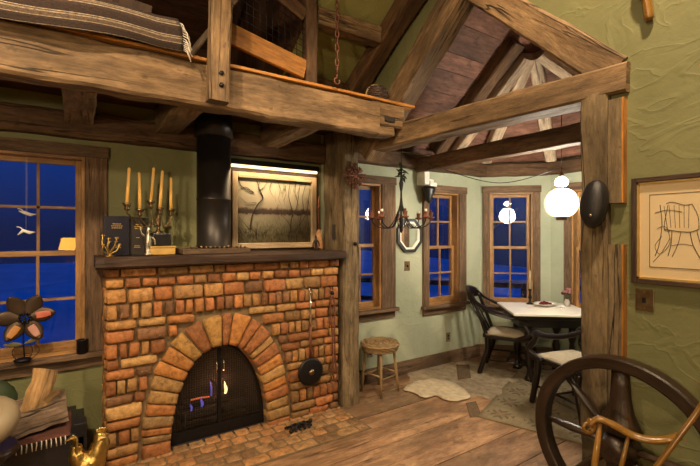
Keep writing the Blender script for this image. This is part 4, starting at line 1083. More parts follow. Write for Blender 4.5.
splitlog((-.33, 3.00, .50), (-.07, 3.06, .515), .075, 'barked log lying across the front of the firewood chest', 'bark', (0, -.3, 1))
splitlog((-.36, 3.24, .49), (-.08, 3.30, .50), .07, 'dark log lying behind the upright one on the chest', 'bark', (0, 0, 1))
splitlog((-.235, 3.06, .55), (-.115, 3.14, .62), .02, 'thin splinter of wood jutting beside the upright log', 'logwood', (0, -1, 1))
# round backed dark chair at far left with beige pad
dc = thing('upholstered_stool', 'round dark seat with a curved beige pad at the bottom left', 'chair', (-.55, 2.55, 0))
c = atd(-14, 423, 2.0); m = MB(); ex = V((DY, -DX, 0))
m.lathe([(.001, -.07), (.09, -.07), (.125, -.045), (.135, 0), (.125, .035), (.09, .055), (.001, .06)], (c.x, c.y, c.z), 28, Matrix.Rotation(.55, 3, 'X') @ Matrix.Rotation(-.35, 3, 'Y'))
m.build('beige_pad', 'beigecloth', dc, label='curved beige pad')
m = MB(); m.lathe([(.12, c.z-.125), (.13, c.z-.16), (.10, c.z-.19), (.04, c.z-.20), (.03, .06), (.14, .02), (.15, 0)][::-1], (c.x, c.y, 0), 20); m.build('pedestal', 'furn', dc)
WL[dc] = WL[dc]
cs = thing('round_cushion', 'dark green round cushion standing against the wall left of the logs', 'cushion', (-.45, 3.4, .43))
c = V((-.47, 3.28, .57)); MB().ball(c, .15, 18, 1, .5, .95).build('cover', 'leafdark', cs)
MB().ball(c+V((0, -.077, 0)), .012, 8).build('button', 'mantel', cs)
# brass rooster on a low stand
rs = MB(); X, Y = .045, 2.74
rt = thing('low_stand', 'low black stand beneath the brass rooster', 'stand', (X, Y, 0))
MB().span(X-.10, X+.10, Y-.08, Y+.08, .13, .15).build('top', 'blacklacquer', rt, bevel=.004)
for a in (-1, 1):
    for b_ in (-1, 1): MB().span(X+a*.08-.012, X+a*.08+.012, Y+b_*.06-.012, Y+b_*.06+.012, 0, .13).build('leg', 'blacklacquer', rt)
ro = thing('brass_rooster', 'shiny brass rooster ornament beside the left foot of the fireplace', 'ornament', (X, Y, .15))
m = MB(); m.ball((X, Y, .30), .085, 20, 1.0, .72, .80)
pts = catmull([(X+.02, Y, .31), (X+.045, Y, .36), (X+.058, Y, .41), (X+.055, Y, .445), (X+.06, Y, .468)], 5); m.tube(pts, [.062-.0017*i*1.15 for i in range(len(pts)-3)]+[.026, .018, .006], 14)
pts = catmull([(X-.02, Y, .31), (X-.05, Y, .345), (X-.062, Y, .385), (X-.06, Y, .42)], 5); m.tube(pts, [.055-.002*i for i in range(len(pts))], 12)
for i in range(len(m.v)): m.v[i] += V((noise.noise(m.v[i]*50), noise.noise(m.v[i]*60), noise.noise(m.v[i]*45)))*.008
m.build('body', 'brass', ro)
for k in range(6):
    P = catmull([(X-.055, Y+(k-2.5)*.006, .36), (X-.060-.002*k, Y+(k-2.5)*.008, .42), (X-.058-.004*k, Y+(k-2.5)*.010, .465-.003*k), (X-.078-.008*k, Y+(k-2.5)*.010, .492-.010*k)], 4)
    MB().tube(P, [.021*(1-i/len(P))+.004 for i in range(len(P))], 6, flat=.5).build('tail_feather', 'brass', ro)
m = MB()
for k in range(4): m.ball((X+.04+.012*k, Y, .472+.006*math.sin(k)), .009, 8, 1, .4, 1.4)
m.build('comb', 'brass', ro)
MB().tube([(X+.072, Y, .448), (X+.105, Y, .438)], [.009, .001], 8).build('beak', 'brass', ro)
for s_ in (-1, 1):
    m = MB(); m.tube([(X, Y+s_*.02, .26), (X, Y+s_*.02, .16)], .008, 6); m.tube([(X-.02, Y+s_*.02, .156), (X+.035, Y+s_*.02, .156)], .006, 6); m.build('leg', 'brass', ro)

# ================================================================ DINING WALL OBJECTS
mi = thing('octagonal_mirror', 'small octagonal mirror in black frame between the dining windows', 'mirror', (3.22, YB, 1.37))
c = aty(409.5, 235.5, YB-.02); 
def octa(r, k=1.06): return [(r*math.cos(PI/8+i*PI/4), r*k*math.sin(PI/8+i*PI/4)) for i in range(8)]
def octring(mb, r0, r1, y0, y1, k=1.06):
    A, B = octa(r0, k), octa(r1, k)
    for i in range(8):
        j = (i+1) % 8; p = [B[i], B[j], A[j], A[i]]
        mb.hexa([(c.x+x, y1, c.z+z) for x, z in p]+[(c.x+x, y0, c.z+z) for x, z in p])
m = MB(); octring(m, .160, .196, YB-.035, YB-.002); m.build('outer_frame', 'blacklacquer', mi)
m = MB(); octring(m, .140, .160, YB-.03, YB-.002); m.build('inner_frame', 'white', mi, label='white inner frame')
m = MB(); m.prism(octa(.140), (c.x, YB-.012, c.z), (1, 0, 0), (0, 0, 1), (0, -1, 0), .004); m.build('mirror_glass', 'mirror', mi)
def plate(name, o, t, n, w, h, label, mat='oldbrass'):
    r = thing(name, label, 'switch' if name == 'light_switch' else 'outlet', o); o = V(o); t = V(t); n = V(n); up = V((0, 0, 1))
    def bx(mb, s0, s1, a, b, d0, d1):
        p = [o+t*s0+n*d0, o+t*s1+n*d0, o+t*s1+n*d1, o+t*s0+n*d1]; mb.hexa([q+up*a for q in p]+[q+up*b for q in p])
    m = MB(); bx(m, -w/2, w/2, -h/2, h/2, 0, .006); m.build('plate', mat, r, bevel=.002)
    m = MB(); bx(m, -.006, .006, -.012, .012, .006, .016) if name == 'light_switch' else (bx(m, -.012, .012, .006, .028, .006, .009), bx(m, -.012, .012, -.028, -.006, .006, .009)); m.build('toggle' if name == 'light_switch' else 'socket', 'iron', r)
    for z in (-h*.38, h*.38): MB().ball(o+n*.007+up*z, .003, 6).build('screw', 'brass', r)
plate('light_switch', aty(407, 266, YB), (1, 0, 0), (0, -1, 0), .08, .11, 'bronze switch plate below the octagonal mirror')
plate('light_switch', atx(645, 300, XR), (0, -1, 0), (-1, 0, 0), .075, .10, 'aged brass switch plate on the green wall beneath the chair drawing')
plate('wall_outlet', aty(448, 337, YB), (1, 0, 0), (0, -1, 0), .07, .11, 'dark wall outlet low under the window right of the mirror', 'grey')
plate('wall_outlet', aty(370, 352, YB), (1, 0, 0), (0, -1, 0), .07, .11, 'brown wall outlet low behind the wicker stool', 'grey')
# black-and-white mounted ornament above the mirror
o_ = thing('wall_mount', 'white and black tapered ornament mounted high above the mirror', 'ornament', (3.45, 3.46, 2.1)); c = aty(428, 187, 3.46)
m = MB(); m.span(c.x-.10, c.x-.02, c.y-.05, c.y+.09, c.z+.02, c.z+.17); m.span(c.x-.02, c.x+.09, c.y-.06, c.y+.09, c.z, c.z+.05); m.span(c.x-.02, c.x+.05, c.y-.05, c.y+.09, c.z+.05, c.z+.085); m.build('white_block', 'white', o_, bevel=.012)
m = MB(); m.lathe([(.012, -.19), (.045, -.16), (.05, -.10), (.085, -.04), (.09, 0)], c+V((0, -.02, 0)), 14, sx=1.0, sy=.7); m.build('black_cone', 'blacklacquer', o_)

# chandelier
cc = V((2.28, 2.667, 0)); cd = thing('chandelier', 'iron branched chandelier hanging from the long tie beam', 'chandelier', (cc.x, cc.y, 1.62))
def cz(z): return V((cc.x, cc.y, z))
m = MB(); m.tube([cz(2.345), cz(2.12)], .0035, 6); m.build('suspension_rod', 'iron', cd)
m = MB(); m.lathe([(.004, 1.60), (.016, 1.62), (.010, 1.66), (.02, 1.70), (.010, 1.76), (.008, 1.95), (.016, 1.99), (.02, 2.02), (.010, 2.06), (.006, 2.13)], cc, 14); m.build('stem', 'iron', cd)
m = MB()
for k in range(14):
    a = k*2.4; p = cz(2.06+.016*(k % 7)); d = V((math.cos(a), math.sin(a), 0)); q = p+d*(.05+.01*(k % 3))+V((0, 0, .055-.05*(k % 3)))
    e = V((-d.y, d.x, 0)); b = m.add([p, p.lerp(q, .5)+e*.018+V((0, 0, .01)), q, p.lerp(q, .5)-e*.018+V((0, 0, .01)), p.lerp(q, .5)-V((0, 0, .004))]); m.face([b, b+1, b+2, b+3], [(0, 0)]*4); m.face([b, b+4, b+2, b+1], [(0, 0)]*4); m.face([b, b+3, b+2, b+4], [(0, 0)]*4)
m.build('leaves', 'leafdark', cd)
for k in range(8):
    a = k*PI/4+.2; d = V((math.cos(a), math.sin(a), 0)); RR = .25
    p = catmull([cz(1.95), cz(1.80)+d*.02, cz(1.66)+d*.09, cz(1.645)+d*.17, cz(1.68)+d*.235, cz(1.725)+d*RR], 5)
    ar = MB().tube(p, .005, 6).build('arm', 'iron', cd)
    e = cz(0)+d*RR; MB().lathe([(.006, 1.715), (.030, 1.725), (.032, 1.735), (.014, 1.738), (.018, 1.765), (.020, 1.775), (.001, 1.776)], e, 12).build('candle_cup', 'ironrust', ar)
    MB().tube([e+V((0, 0, 1.769)), e+V((0, 0, 1.795))], [.010, .009], 8).build('candle_stub', 'redcloth' if k % 2 else 'white', ar)
# onion lantern
lc = V((3.83, 2.15, 1.885)); la = thing('hanging_lantern', 'bright onion globe lantern hanging over the dining table', 'lantern', tuple(lc-V((0, 0, .2))))
prof = [(.048, -.125), (.090, -.098), (.120, -.05), (.129, 0), (.119, .05), (.086, .098), (.045, .13)]
m = MB(); m.lathe(prof, lc, 32); m.build('glass_globe', 'lampglass', la)
m = MB(); m.lathe([(.03, .155), (.052, .175), (.058, .20), (.048, .225), (.03, .24)], lc, 24); m.build('upper_globe', 'smallglass', la)
m = MB(); m.lathe([(.045, -.165), (.05, -.16), (.05, -.13), (.06, -.127), (.056, -.124)], lc, 20); m.build('base_cup', 'oldbrass', la)
m = MB(); m.lathe([(.05, .131), (.055, .135), (.045, .155), (.028, .16)], lc, 20); m.lathe([(.03, .252), (.02, .27), (.008, .30), (.012, .32), (.004, .34)], lc, 16); m.build('top_cap', 'oldbrass', la)
for k in range(3):
    zz = (-.055, 0, .055)[k]; r = (.134, .144, .132)[k]; MB().tube([lc+V((r*math.cos(i*PI/16), r*math.sin(i*PI/16), zz)) for i in range(32)], .0038, 5, closed=True).build('cage_ring', 'oldbrass', la)
for k in range(6):
    a = k*PI/3; P = catmull([lc+V((math.cos(a)*r, math.sin(a)*r, z)) for r, z in ((.056, -.13), (.102, -.105), (.135, -.052), (.144, 0), (.134, .053), (.100, .105), (.054, .135))], 3); MB().tube(P, .0038, 5).build('cage_wire', 'oldbrass', la)
m = MB(); m.tube([lc+V((0, 0, .34)), lc+V((0, 0, 1.15))], .004, 6); m.build('hanging_rod', 'iron', la)
P = catmull([aty(398, 152, 3.46), aty(440, 168, 3.2), V((3.5, 2.6, 2.10)), lc+V((-.02, .02, .33))], 8); MB().tube(P, .004, 5).build('swag_cord', 'iron', None, 'thin black cord swagging from the wall plate to the lantern', 'cord')

# speaker on the partition post
c = atx(594, 204, 2.105); spk = thing('wall_speaker', 'black oval speaker fixed on the partition post', 'speaker', tuple(c))
rt = Matrix.Rotation(-PI/2, 3, 'Y') @ Matrix.Rotation(.0, 3, 'Z')
m = MB(); m.lathe([(.10, -.03), (.115, -.02), (.118, .0), (.112, .02), (.095, .035), (.05, .044), (.001, .046)], c, 32, Matrix.Rotation(.12, 3, 'X') @ rt, sx=1, sy=.52); m.build('cabinet', 'blackplastic', spk)
MB().ball(c+V((-.046, -.005, -.055)), .008, 8, .5, 1, 1).build('badge', 'chrome', spk)
MB().span(c.x+.02, 2.16, c.y-.02, c.y+.02, c.z-.02, c.z+.02).build('bracket', 'iron', spk)
# wooden horn peg at top right of wall
c = atx(649, 20, 2.17); m = MB(); m.tube(catmull([(XR-.005, c.y, c.z+.30), (XR-.05, c.y+.02, c.z+.22), (XR-.03, c.y+.01, c.z+.10), (XR-.025, c.y, c.z)], 6), [.03]*6+[.028]*6+[.02]*6+[.014], 10); m.build('wooden_bracket', 'goldwood', None, 'curved honey coloured wooden bracket high on the green wall', 'bracket')

# drawing of a chair, right wall
dr = thing('framed_drawing', 'framed ink drawing of a spindle back chair on the green wall', 'picture', (XR, .60, 1.36))
y1, y0, z0, z1 = .885, .30, 1.366, 1.856
def fx(mb, ya, yb, za, zb, xa, xb_): mb.span(xa, xb_, ya, yb, za, zb)
m = MB(); w = .022
fx(m, y0, y0+w, z0, z1, XR-.03, XR-.002); fx(m, y1-w, y1, z0, z1, XR-.03, XR-.002); fx(m, y0+w, y1-w, z0, z0+w, XR-.03, XR-.002); fx(m, y0+w, y1-w, z1-w, z1, XR-.03, XR-.002); m.build('frame', 'mantel', dr, bevel=.003)
m = MB(); w2 = .008
fx(m, y0+w, y0+w+w2, z0+w, z1-w, XR-.022, XR-.004); fx(m, y1-w-w2, y1-w, z0+w, z1-w, XR-.022, XR-.004); fx(m, y0+w, y1-w, z0+w, z0+w+w2, XR-.022, XR-.004); fx(m, y0+w, y1-w, z1-w-w2, z1-w, XR-.022, XR-.004); m.build('gilt_slip', 'gold', dr)
m = MB(); fx(m, y0+.03, y1-.03, z0+.03, z1-.03, XR-.010, XR-.006); m.build('mat_board', 'mat', dr)
m = MB(); ya, yb, za, zb = .37, .815, 1.445, 1.775
fx(m, ya, yb, za, zb, XR-.0115, XR-.0101); m.build('drawing_sheet', 'drawpaper', dr)
m = MB(); xi = XR-.0125
for a, b_ in (((ya, za), (yb, za)), ((yb, za), (yb, zb)), ((yb, zb), (ya, zb)), ((ya, zb), (ya, za))): m.tube([(xi, a[0], a[1]), (xi, b_[0], b_[1])], .0012, 4)
def ln(P, r=.0022): m.tube(catmull([atx(x, y, xi) for x, y in P], 4), r*.62, 5)
ln([(655, 213), (668, 210), (682, 212)]); ln([(668, 205), (664, 228), (668, 231)]); ln([(666, 204), (672, 202), (684, 205), (692, 204)])
for k in range(5): ln([(669+k*5, 205), (671+k*4.4, 228)], .0016)
ln([(664, 229), (675, 231), (690, 232), (699, 229)], .003); ln([(672, 231), (671, 244), (668, 256)], .0026); ln([(681, 232), (678, 244), (672, 257)], .0022); ln([(690, 232), (693, 245), (700, 258)], .0026); ln([(697, 231), (701, 244), (712, 252)], .0022)
ln([(670, 246), (682, 244), (694, 246)], .0016); ln([(660, 205), (662, 225), (659, 245), (655, 256)], .0026); ln([(664, 206), (667, 226), (670, 243), (660, 254), (655, 246), (662, 236)], .0018); ln([(657, 229), (664, 226), (670, 232)], .0016); ln([(653, 262), (662, 252), (670, 238)], .0018)
ln([(692, 204), (698, 216), (699, 229)], .002); ln([(700, 229), (712, 226), (722, 216)], .002)
m.build('ink_lines', 'ink', dr)
m = MB(); fx(m, y0+w, y1-w, z0+w, z1-w, XR-.021, XR-.019); m.build('glazing', 'picglass', dr)

# ================================================================ DINING TABLE
u = V((.766, -.643, 0)); v = V((.643, .766, 0)); A = V((3.80, 2.64, 0)); TL, TW = .84, .76
tb = thing('dining_table', 'dining table with white top and carved dark base in the window bay', 'table', tuple(A+u*.65+v*.38))
up = V((0, 0, 1))
def tbx(mb, s0, s1, t0, t1, za, zb):
    p = [A+u*s0+v*t0, A+u*s1+v*t0, A+u*s1+v*t1, A+u*s0+v*t1]; mb.hexa([q+up*za for q in p]+[q+up*zb for q in p])
m = MB(); tbx(m, 0, TL, 0, TW, .728, .752); m.build('tabletop', 'marble', tb, bevel=.005)
m = MB(); tbx(m, .02, TL-.02, .02, TW-.02, .690, .728); m.build('top_moulding', 'furn', tb, bevel=.006)
m = MB(); tbx(m, .07, TL-.07, .07, TW-.07, .60, .69); m.build('apron', 'furn', tb, bevel=.004)
for s0 in (.20, TL-.20):
    for t0 in (.16, TW-.16):
        c = A+u*s0+v*t0; MB().lathe([(.05, .0), (.05, .03), (.03, .06), (.022, .12), (.035, .2), (.045, .28), (.03, .36), (.025, .42), (.045, .48), (.05, .52), (.03, .55), (.045, .60)], c, 16).build('leg', 'furn', tb)
m = MB(); c0 = A+u*.20+v*.38; c1 = A+u*(TL-.2)+v*.38; m.beam(c0+up*.14, c1+up*.14, .05, .05, jit=0); m.build('stretcher', 'furn', tb)
ZT = .7525
bw = thing('fruit_bowl', 'shallow white oval dish of dark fruit on the table', 'bowl', (0, 0, 0)); c = atz(545, 306, ZT)
m = MB(); m.lathe([(.05, 0), (.055, .006), (.12, .028), (.135, .036), (.12, .034), (.055, .012), (.001, .010)], c, 28, sx=1.15, sy=.8); m.build('dish', 'white', bw)
bw.location = c
for ch_ in bw.children:
    ch_.location = -c
for k in range(13):
    a = k*2.4; r = .013*math.sqrt(k)*1.35; p = c+V((r*math.cos(a)*1.3, r*math.sin(a), .027+.012*(k < 4)))
    MB().ball(p, .016, 10).build('plum', 'fruit', None, 'dark red plum piled in the white dish', 'fruit', 'plums in the table dish')
va = thing('flower_vase', 'small glass jar with dried flowers on the table', 'vase', (0, 0, 0)); c = atz(567, 306, ZT)
m = MB(); m.lathe([(.03, 0), (.034, .01), (.034, .05), (.022, .07), (.024, .08)], c, 16); m.build('jar', 'grey_glass', va)
m = MB()
for k in range(9):
    a = k*2.4; d = V((math.cos(a), math.sin(a), 0))*(.02+.008*(k % 4)); e = c+d*1.3+V((0, 0, .145+.022*(k % 3))); m.tube([c+V((0, 0, .06)), c+d*.5+V((0, 0, .10)), e], .0018, 4)
m.build('stems', 'leafdark', va)
for k in range(9):
    a = k*2.4; d = V((math.cos(a), math.sin(a), 0))*(.02+.008*(k % 4)); e = c+d*1.3+V((0, 0, .145+.022*(k % 3))); MB().ball(e, .020, 8, jit=.004).build('blossom', 'pinkbloom' if k % 3 else 'petal_brown', va)
va.location = c
for ch_ in va.children: ch_.location = -c
c = atz(530, 304, ZT); cs_ = thing('candlestick', 'dark turned candlestick with a cream candle at the far left of the table', 'candlestick', tuple(c))
m = MB(); m.lathe([(.04, 0), (.042, .008), (.018, .02), (.012, .05), (.022, .08), (.012, .11), (.012, .15), (.02, .17), (.014, .18)], c, 16); m.build('stick', 'iron', cs_)
m = MB(); m.tube([c+V((0, 0, .18)), c+V((0, 0, .40))], [.011, .009], 10); m.build('candle', 'hide', cs_)
c = atz(563, 308.5, ZT); m = MB(); m.lathe([(.02, 0), (.024, .03), (.022, .03), (.018, .004), (.001, .004)], c, 14); m.build('small_cup', 'white', None, 'tiny white cup beside the flower jar', 'cup')
# chairs
def make_chair():
    t = thing('captains_chair', 'x', 'chair', (0, 0, 0), 'dark captains chairs at the dining table')
    m = MB(); S = [(-.25, .23), (-.22, .26), (.22, .26), (.25, .23), (.23, -.19), (.18, -.24), (-.18, -.24), (-.23, -.19)][::-1]
    m.prism(S, (0, 0, .405), (1, 0, 0), (0, 1, 0), (0, 0, 1), .04); m.build('seat_frame', 'furn', t, bevel=.006)
    m = MB()
    def pf(a, b):
        x = (2*a-1); y = (2*b-1); return (x*.215*(1-.06*(1-b)), -.21+.44*b, .447+.035*(1-x**4)*(1-y**4))
    m.sheet(pf, 14, 14, .02, nrm=(0, 0, 1)); m.build('seat_pad', 'cream', t, label='cream upholstered pad')
    for sx in (-1, 1):
        for (x, y, x2, y2) in ((.20, .20, .235, .235), (.18, -.19, .22, -.27)):
            MB().tube(catmull([(sx*x, y, .406), (sx*(x+.01), y, .28), (sx*(x2-.012), (y+y2)/2, .14), (sx*x2, y2, 0)], 4), [.031]*4+[.028]*4+[.024]*4+[.020], 8).build('leg', 'furn', t)
        MB().tube([(sx*.215, .21, .17), (sx*.205, -.22, .17)], .011, 7).build('side_stretcher', 'furn', t)
        # arm with scroll, and curved support
        m = MB(); m.tube(catmull([(sx*.15, -.355, .86), (sx*.22, -.30, .79), (sx*.268, -.14, .71), (sx*.285, .02, .672), (sx*.28, .12, .668), (sx*.262, .175, .655), (sx*.25, .19, .635)], 5), [.024]*8+[.030]*12+[.036]*10+[.026], 10, flat=.65); m.build('arm', 'furn', t)
        m = MB(); m.tube(catmull([(sx*.245, .10, .43), (sx*.285, .21, .50), (sx*.265, .17, .59), (sx*.275, .13, .66)], 5), .026, 8); m.build('arm_support', 'furn', t)
        m = MB(); m.tube(catmull([(sx*.18, -.20, .43), (sx*.175, -.265, .62), (sx*.16, -.355, .86)], 4), .018, 8); m.build('back_post', 'furn', t)
    m = MB(); m.tube([(-.19, 0, .17), (.19, 0, .17)], .011, 7); m.build('cross_stretcher', 'furn', t)
    m = MB()
    def cf(a, b):
        x = (2*a-1)*.20; return (x, -.365-.03*b-.05*(1-(x/.2)**2)*1.0, .80+.14*b*(1-.35*(x/.2)**2))
    m.sheet(cf, 12, 5, .028, nrm=(0, -1, 0)); m.build('crest_rail', 'furn', t)
    m = MB(); m.tube(catmull([(0, -.21, .43), (0, -.29, .6), (0, -.405, .82)], 4), [.03]*9, 8, flat=.35, up=(0, 1, 0)); m.build('back_splat', 'furn', t)
    for sx in (-.1, .1): MB().tube([(sx, -.21, .43), (sx*1.05, -.395, .82)], .009, 7).build('spindle', 'furn', t)
    return t
ca_ = make_chair(); ca_.scale = (1.1, 1.1, 1.03); ca_.location = (4.13, 2.93, 0); ca_.rotation_euler = (0, 0, PI+.50); ca_['label'] = 'dark captains chair at the left end of the table, its back to the window'
cb_ = dup(ca_, (3.73, 1.96, 0), -.26, 'dark captains chair nearest the partition post, drawn up to the table front', 'dark captains chairs at the dining table')
# stool
st = thing('wicker_stool', 'round wicker topped stool beside the hearth post', 'stool', (2.53, 3.29, 0)); c = V((2.53, 3.29, 0))
m = MB()
for k in range(9):
    r = .012+k*.021; m.tube([c+V((r*math.cos(i*PI/12), r*math.sin(i*PI/12), .50+.008*(1 if (i+k) % 2 else -1)*.5-.004*(k/8)**2)) for i in range(24)], .0125, 6, closed=True)
for j in range(4): r = .188-.006*j; m.tube([c+V((r*math.cos(i*PI/14), r*math.sin(i*PI/14), .485-.017*j+.003*(1 if (i+j) % 2 else -1))) for i in range(28)], .0125, 6, closed=True)
m.build('woven_seat', 'wicker', st)
for k in range(4):
    a = PI/4+k*PI/2+.2; d = V((math.cos(a), math.sin(a), 0)); MB().tube([c+d*.14+V((0, 0, .45)), c+d*.165+V((0, 0, .2)), c+d*.185+V((0, 0, .0))], [.014, .015, .012], 8).build('leg', 'wicker', st)
    a2 = a+PI/2; e = V((math.cos(a2), math.sin(a2), 0)); MB().tube([c+d*.165+V((0, 0, .17+.03*(k % 2))), c+e*.165+V((0, 0, .17+.03*(k % 2)))], .009, 7).build('rung', 'wicker', st)
# rug & hides
def floorpoly(name, pts, th, mat, label, cat, jit=.02, n=6, z=.003, dome=.006):
    P = catmull([atz(x, y, 0) for x, y in pts], n, True); c = sum(P, V())/len(P)
    Q = [p+(p-c).normalized()*jit*noise.noise(p*16) for p in P]; m = MB()
    rings = [1, .97, .8, .5, .2]; b = len(m.v)
    for k, r in enumerate(rings):
        for q in Q:
            p = c+(q-c)*r; zz = z if k == 0 else z+th+dome*noise.noise(p*6)*.5+.5*dome; m.v.append(V((p.x, p.y, max(z, zz))))
    m.v.append(V((c.x, c.y, z+th+.5*dome))); N = len(Q)
    area = sum(Q[i].x*Q[(i+1) % N].y-Q[(i+1) % N].x*Q[i].y for i in range(N))
    for k in range(len(rings)-1):
        for i in range(N):
            j = (i+1) % N; f = [b+k*N+i, b+k*N+j, b+(k+1)*N+j, b+(k+1)*N+i]
            if area < 0: f.reverse()
            m.face(f, [(m.v[q].x, m.v[q].y) for q in f], (1, 1, 1), True)
    for i in range(N):
        j = (i+1) % N; f = [b+4*N+i, b+4*N+j, b+5*N]
        if area < 0: f.reverse()
        m.face(f, [(m.v[q].x, m.v[q].y) for q in f], (1, 1, 1), True)
    return m.build(name, mat, None, label, cat)
rg = thing('patterned_rug', 'faded patterned rug under the dining chairs', 'rug', (3.6, 2.4, 0))
ra = V((2.88, 2.36, 0)); ru = V((.93, .36, 0)).normalized(); rv = V((.36, -.93, 0)).normalized()
m = MB(); m.sheet(lambda a, b: ra+ru*(1.7*a)+rv*(1.15*b)+V((0, 0, .012+.004*noise.noise(V((a*7, b*7, 0))))), 40, 30, .008, (1.7, 1.15), nrm=(0, 0, 1)); 
for i in range(len(m.f)): m.f[i] = m.f[i][::-1]
m.build('pile', 'rug', rg)
floorpoly('cream_hide_rug', [(404, 391), (414, 384), (430, 381), (449, 383), (463, 390), (470, 399), (458, 402), (445, 401), (437, 397), (424, 399), (414, 394)], .010, 'hide', 'cream fleece edge lying on the floor beside the stool', 'rug', .03, z=.014)
floorpoly('tan_hide_rug', [(409, 369), (440, 364), (470, 362), (498, 368), (520, 378), (505, 392), (497, 401), (478, 396), (468, 398), (440, 388), (412, 382)], .005, 'hidegrey', 'grey cream cowhide spread between the stool and the chairs', 'rug', .05)
floorpoly('brown_mat', [(456, 366), (469, 366), (471, 379), (458, 381)], .006, 'hidebrown', 'small brown patch of hide near the dining wall', 'mat', 0, 1, z=.012)
floorpoly('brown_mat', [(466, 404), (476, 402), (482, 417), (470, 418)], .005, 'hidebrown', 'small brown hide flap at the left corner of the patterned rug', 'mat', 0, 1, z=.003)

# ================================================================ WHEEL (right foreground)
wh = thing('spoked_wheel', 'large dark wooden spoked wheel standing before the green wall', 'wheel', (2.06, .88, 0))
wc = V((2.055, .88, .63)); 
def wp(r, a, x=0): return wc+V((x, -r*math.cos(a), r*math.sin(a)))
m = MB(); n = 72; prof = [(.345, -.030), (.353, -.036), (.395, -.036), (.402, -.028), (.402, .028), (.395, .036), (.353, .036), (.345, .030)]
b = len(m.v)
for i in range(n):
    for (r, x) in prof: m.v.append(wp(r+.002*noise.noise(V((i*.3, r*50, x*50))), 2*PI*i/n, x))
for i in range(n):
    i2 = (i+1) % n
    for k in range(8):
        k2 = (k+1) % 8; m.face([b+i*8+k, b+i2*8+k, b+i2*8+k2, b+i*8+k2], [(i*.035, k*.03), (i*.035+.035, k*.03), (i*.035+.035, k*.03+.03), (i*.035, k*.03+.03)], (1, 1, 1), False)
m.build('rim', 'wheelwood', wh)
m = MB(); m.lathe([(.02, -.10), (.05, -.095), (.06, -.07), (.055, -.05), (.075, -.03), (.075, .03), (.055, .05), (.05, .075), (.02, .08)], wc, 24, Matrix.Rotation(PI/2, 3, 'Y')); m.build('hub', 'wheelwood', wh)
for deg in (180, 135, 90, 0, -45, -90, -135, 225 if False else 202):
    if deg in (202,): continue
    a = math.radians(deg)
    r0 = [.07, .12, .17, .22, .28, .34]; rad = [.022, .018, .024, .027, .020, .016] if deg != 90 else [.10, .075, .055, .046, .042, .038]
    MB().tube([wp(r, a) for r in r0], rad, 10, flat=.7).build('spoke', 'wheelwood', wh)
for sx in (-.05, .05):
    MB().beam(wc+V((sx*1.15, .12 if False else 0, -.06)), V((wc.x+sx*1.15, .88, 0.02)), .03, .06, (0, 1, 0), jit=.001).build('stand_post', 'wheelwood', wh)
MB().beam((2.055, .62, .02), (2.055, 1.14, .02), .16, .04, jit=.001).build('stand_base', 'wheelwood', wh)

# ================================================================ WINDSOR CHAIR (right foreground)
wn = thing('windsor_chair', 'honey coloured windsor armchair in the right foreground, cut by the frame', 'chair', (0, 0, 0))
D0 = 1.42
def w3(x, y, d): return atd(x, y, d)
s0 = w3(590, 428, 1.50); 
armp = [w3(590, 424, 1.50), w3(598, 419, 1.49), w3(612, 424, 1.47), w3(632, 435, 1.44), w3(650, 440, 1.41), w3(668, 439.5, 1.39), w3(680, 436, 1.372)]
m = MB(); P = catmull(armp, 5); m.tube(P, [.013]*5+[.0155]*5+[.017]*(len(P)-10), 10, flat=.75)
m.tube([w3(588+6*math.cos(t)*(1-t/14), 427+6*math.sin(t)*(1-t/14), 1.50) for t in [i*.5-1.5 for i in range(20)]], [.010-.0003*i for i in range(20)], 8)
m.build('arm', 'goldwood', wn)
sz = .56
e1 = armp[1]; fwd = (w3(590, 424, 1.5)-w3(686, 434, 1.37)); fwd.z = 0; fwd.normalize(); sdv = V((-fwd.y, fwd.x, 0)); sdv = -sdv if sdv.dot(V((DX, DY, 0))) > 0 else sdv   # sdv towards the camera
def seatpt(f, s_): b = V((armp[3].x, armp[3].y, 0)); return b+fwd*f+sdv*s_
# bow back rising on the right
for (x0, y0_, x1, y1_) in ((657, 466, 702, 402),):
    pass
def bow(a, b): return a
m = MB(); bp = catmull([w3(640, 490, 1.40), w3(660, 462, 1.38), w3(681, 434, 1.365), w3(702, 405, 1.35), w3(722, 370, 1.31), w3(745, 355, 1.24), w3(775, 362, 1.14), w3(800, 410, 1.05), w3(815, 480, 1.0)], 5); m.tube(bp, .0092, 10); m.build('back_bow', 'goldwood', wn)
for (x0, y0_, x1, y1_, r) in ((600, 423, 590, 500, .010), (629, 434, 615, 492, .007)):
    d = 1.485 if x0 < 610 else 1.44 if x0 < 640 else 1.405
    MB().tube([w3(x0, y0_, d), w3((x0+x1)/2, (y0_+y1_)/2, d), w3(x1, y1_, d)], [r*.8, r*1.15, r], 9).build('arm_spindle', 'goldwood', wn)
zs = w3(600, 500, 1.45).z
q0 = w3(580, 500, 1.47); q1 = w3(665, 500, 1.40); off = sdv*.42
m = MB(); c8 = [V((q0.x, q0.y, 0)), V((q1.x, q1.y, 0)), V((q1.x, q1.y, 0))+off*1.0, V((q0.x, q0.y, 0))+off]; m.hexa([p+V((0, 0, zs-.04)) for p in c8]+[p+V((0, 0, zs)) for p in c8]); m.build('seat', 'goldwood', wn, bevel=.012)
for p in c8:
    cen = sum(c8, V())/4; a = p.lerp(cen, .18); b = p.lerp(cen, -.06); MB().tube([V((a.x, a.y, zs-.04)), V(((a.x+b.x)/2, (a.y+b.y)/2, zs/2)), V((b.x, b.y, 0))], [.016, .02, .012], 8).build('leg', 'goldwood', wn)
wn.location = (c8[0]+c8[2])/2
for c_ in wn.children: c_.location = -wn.location

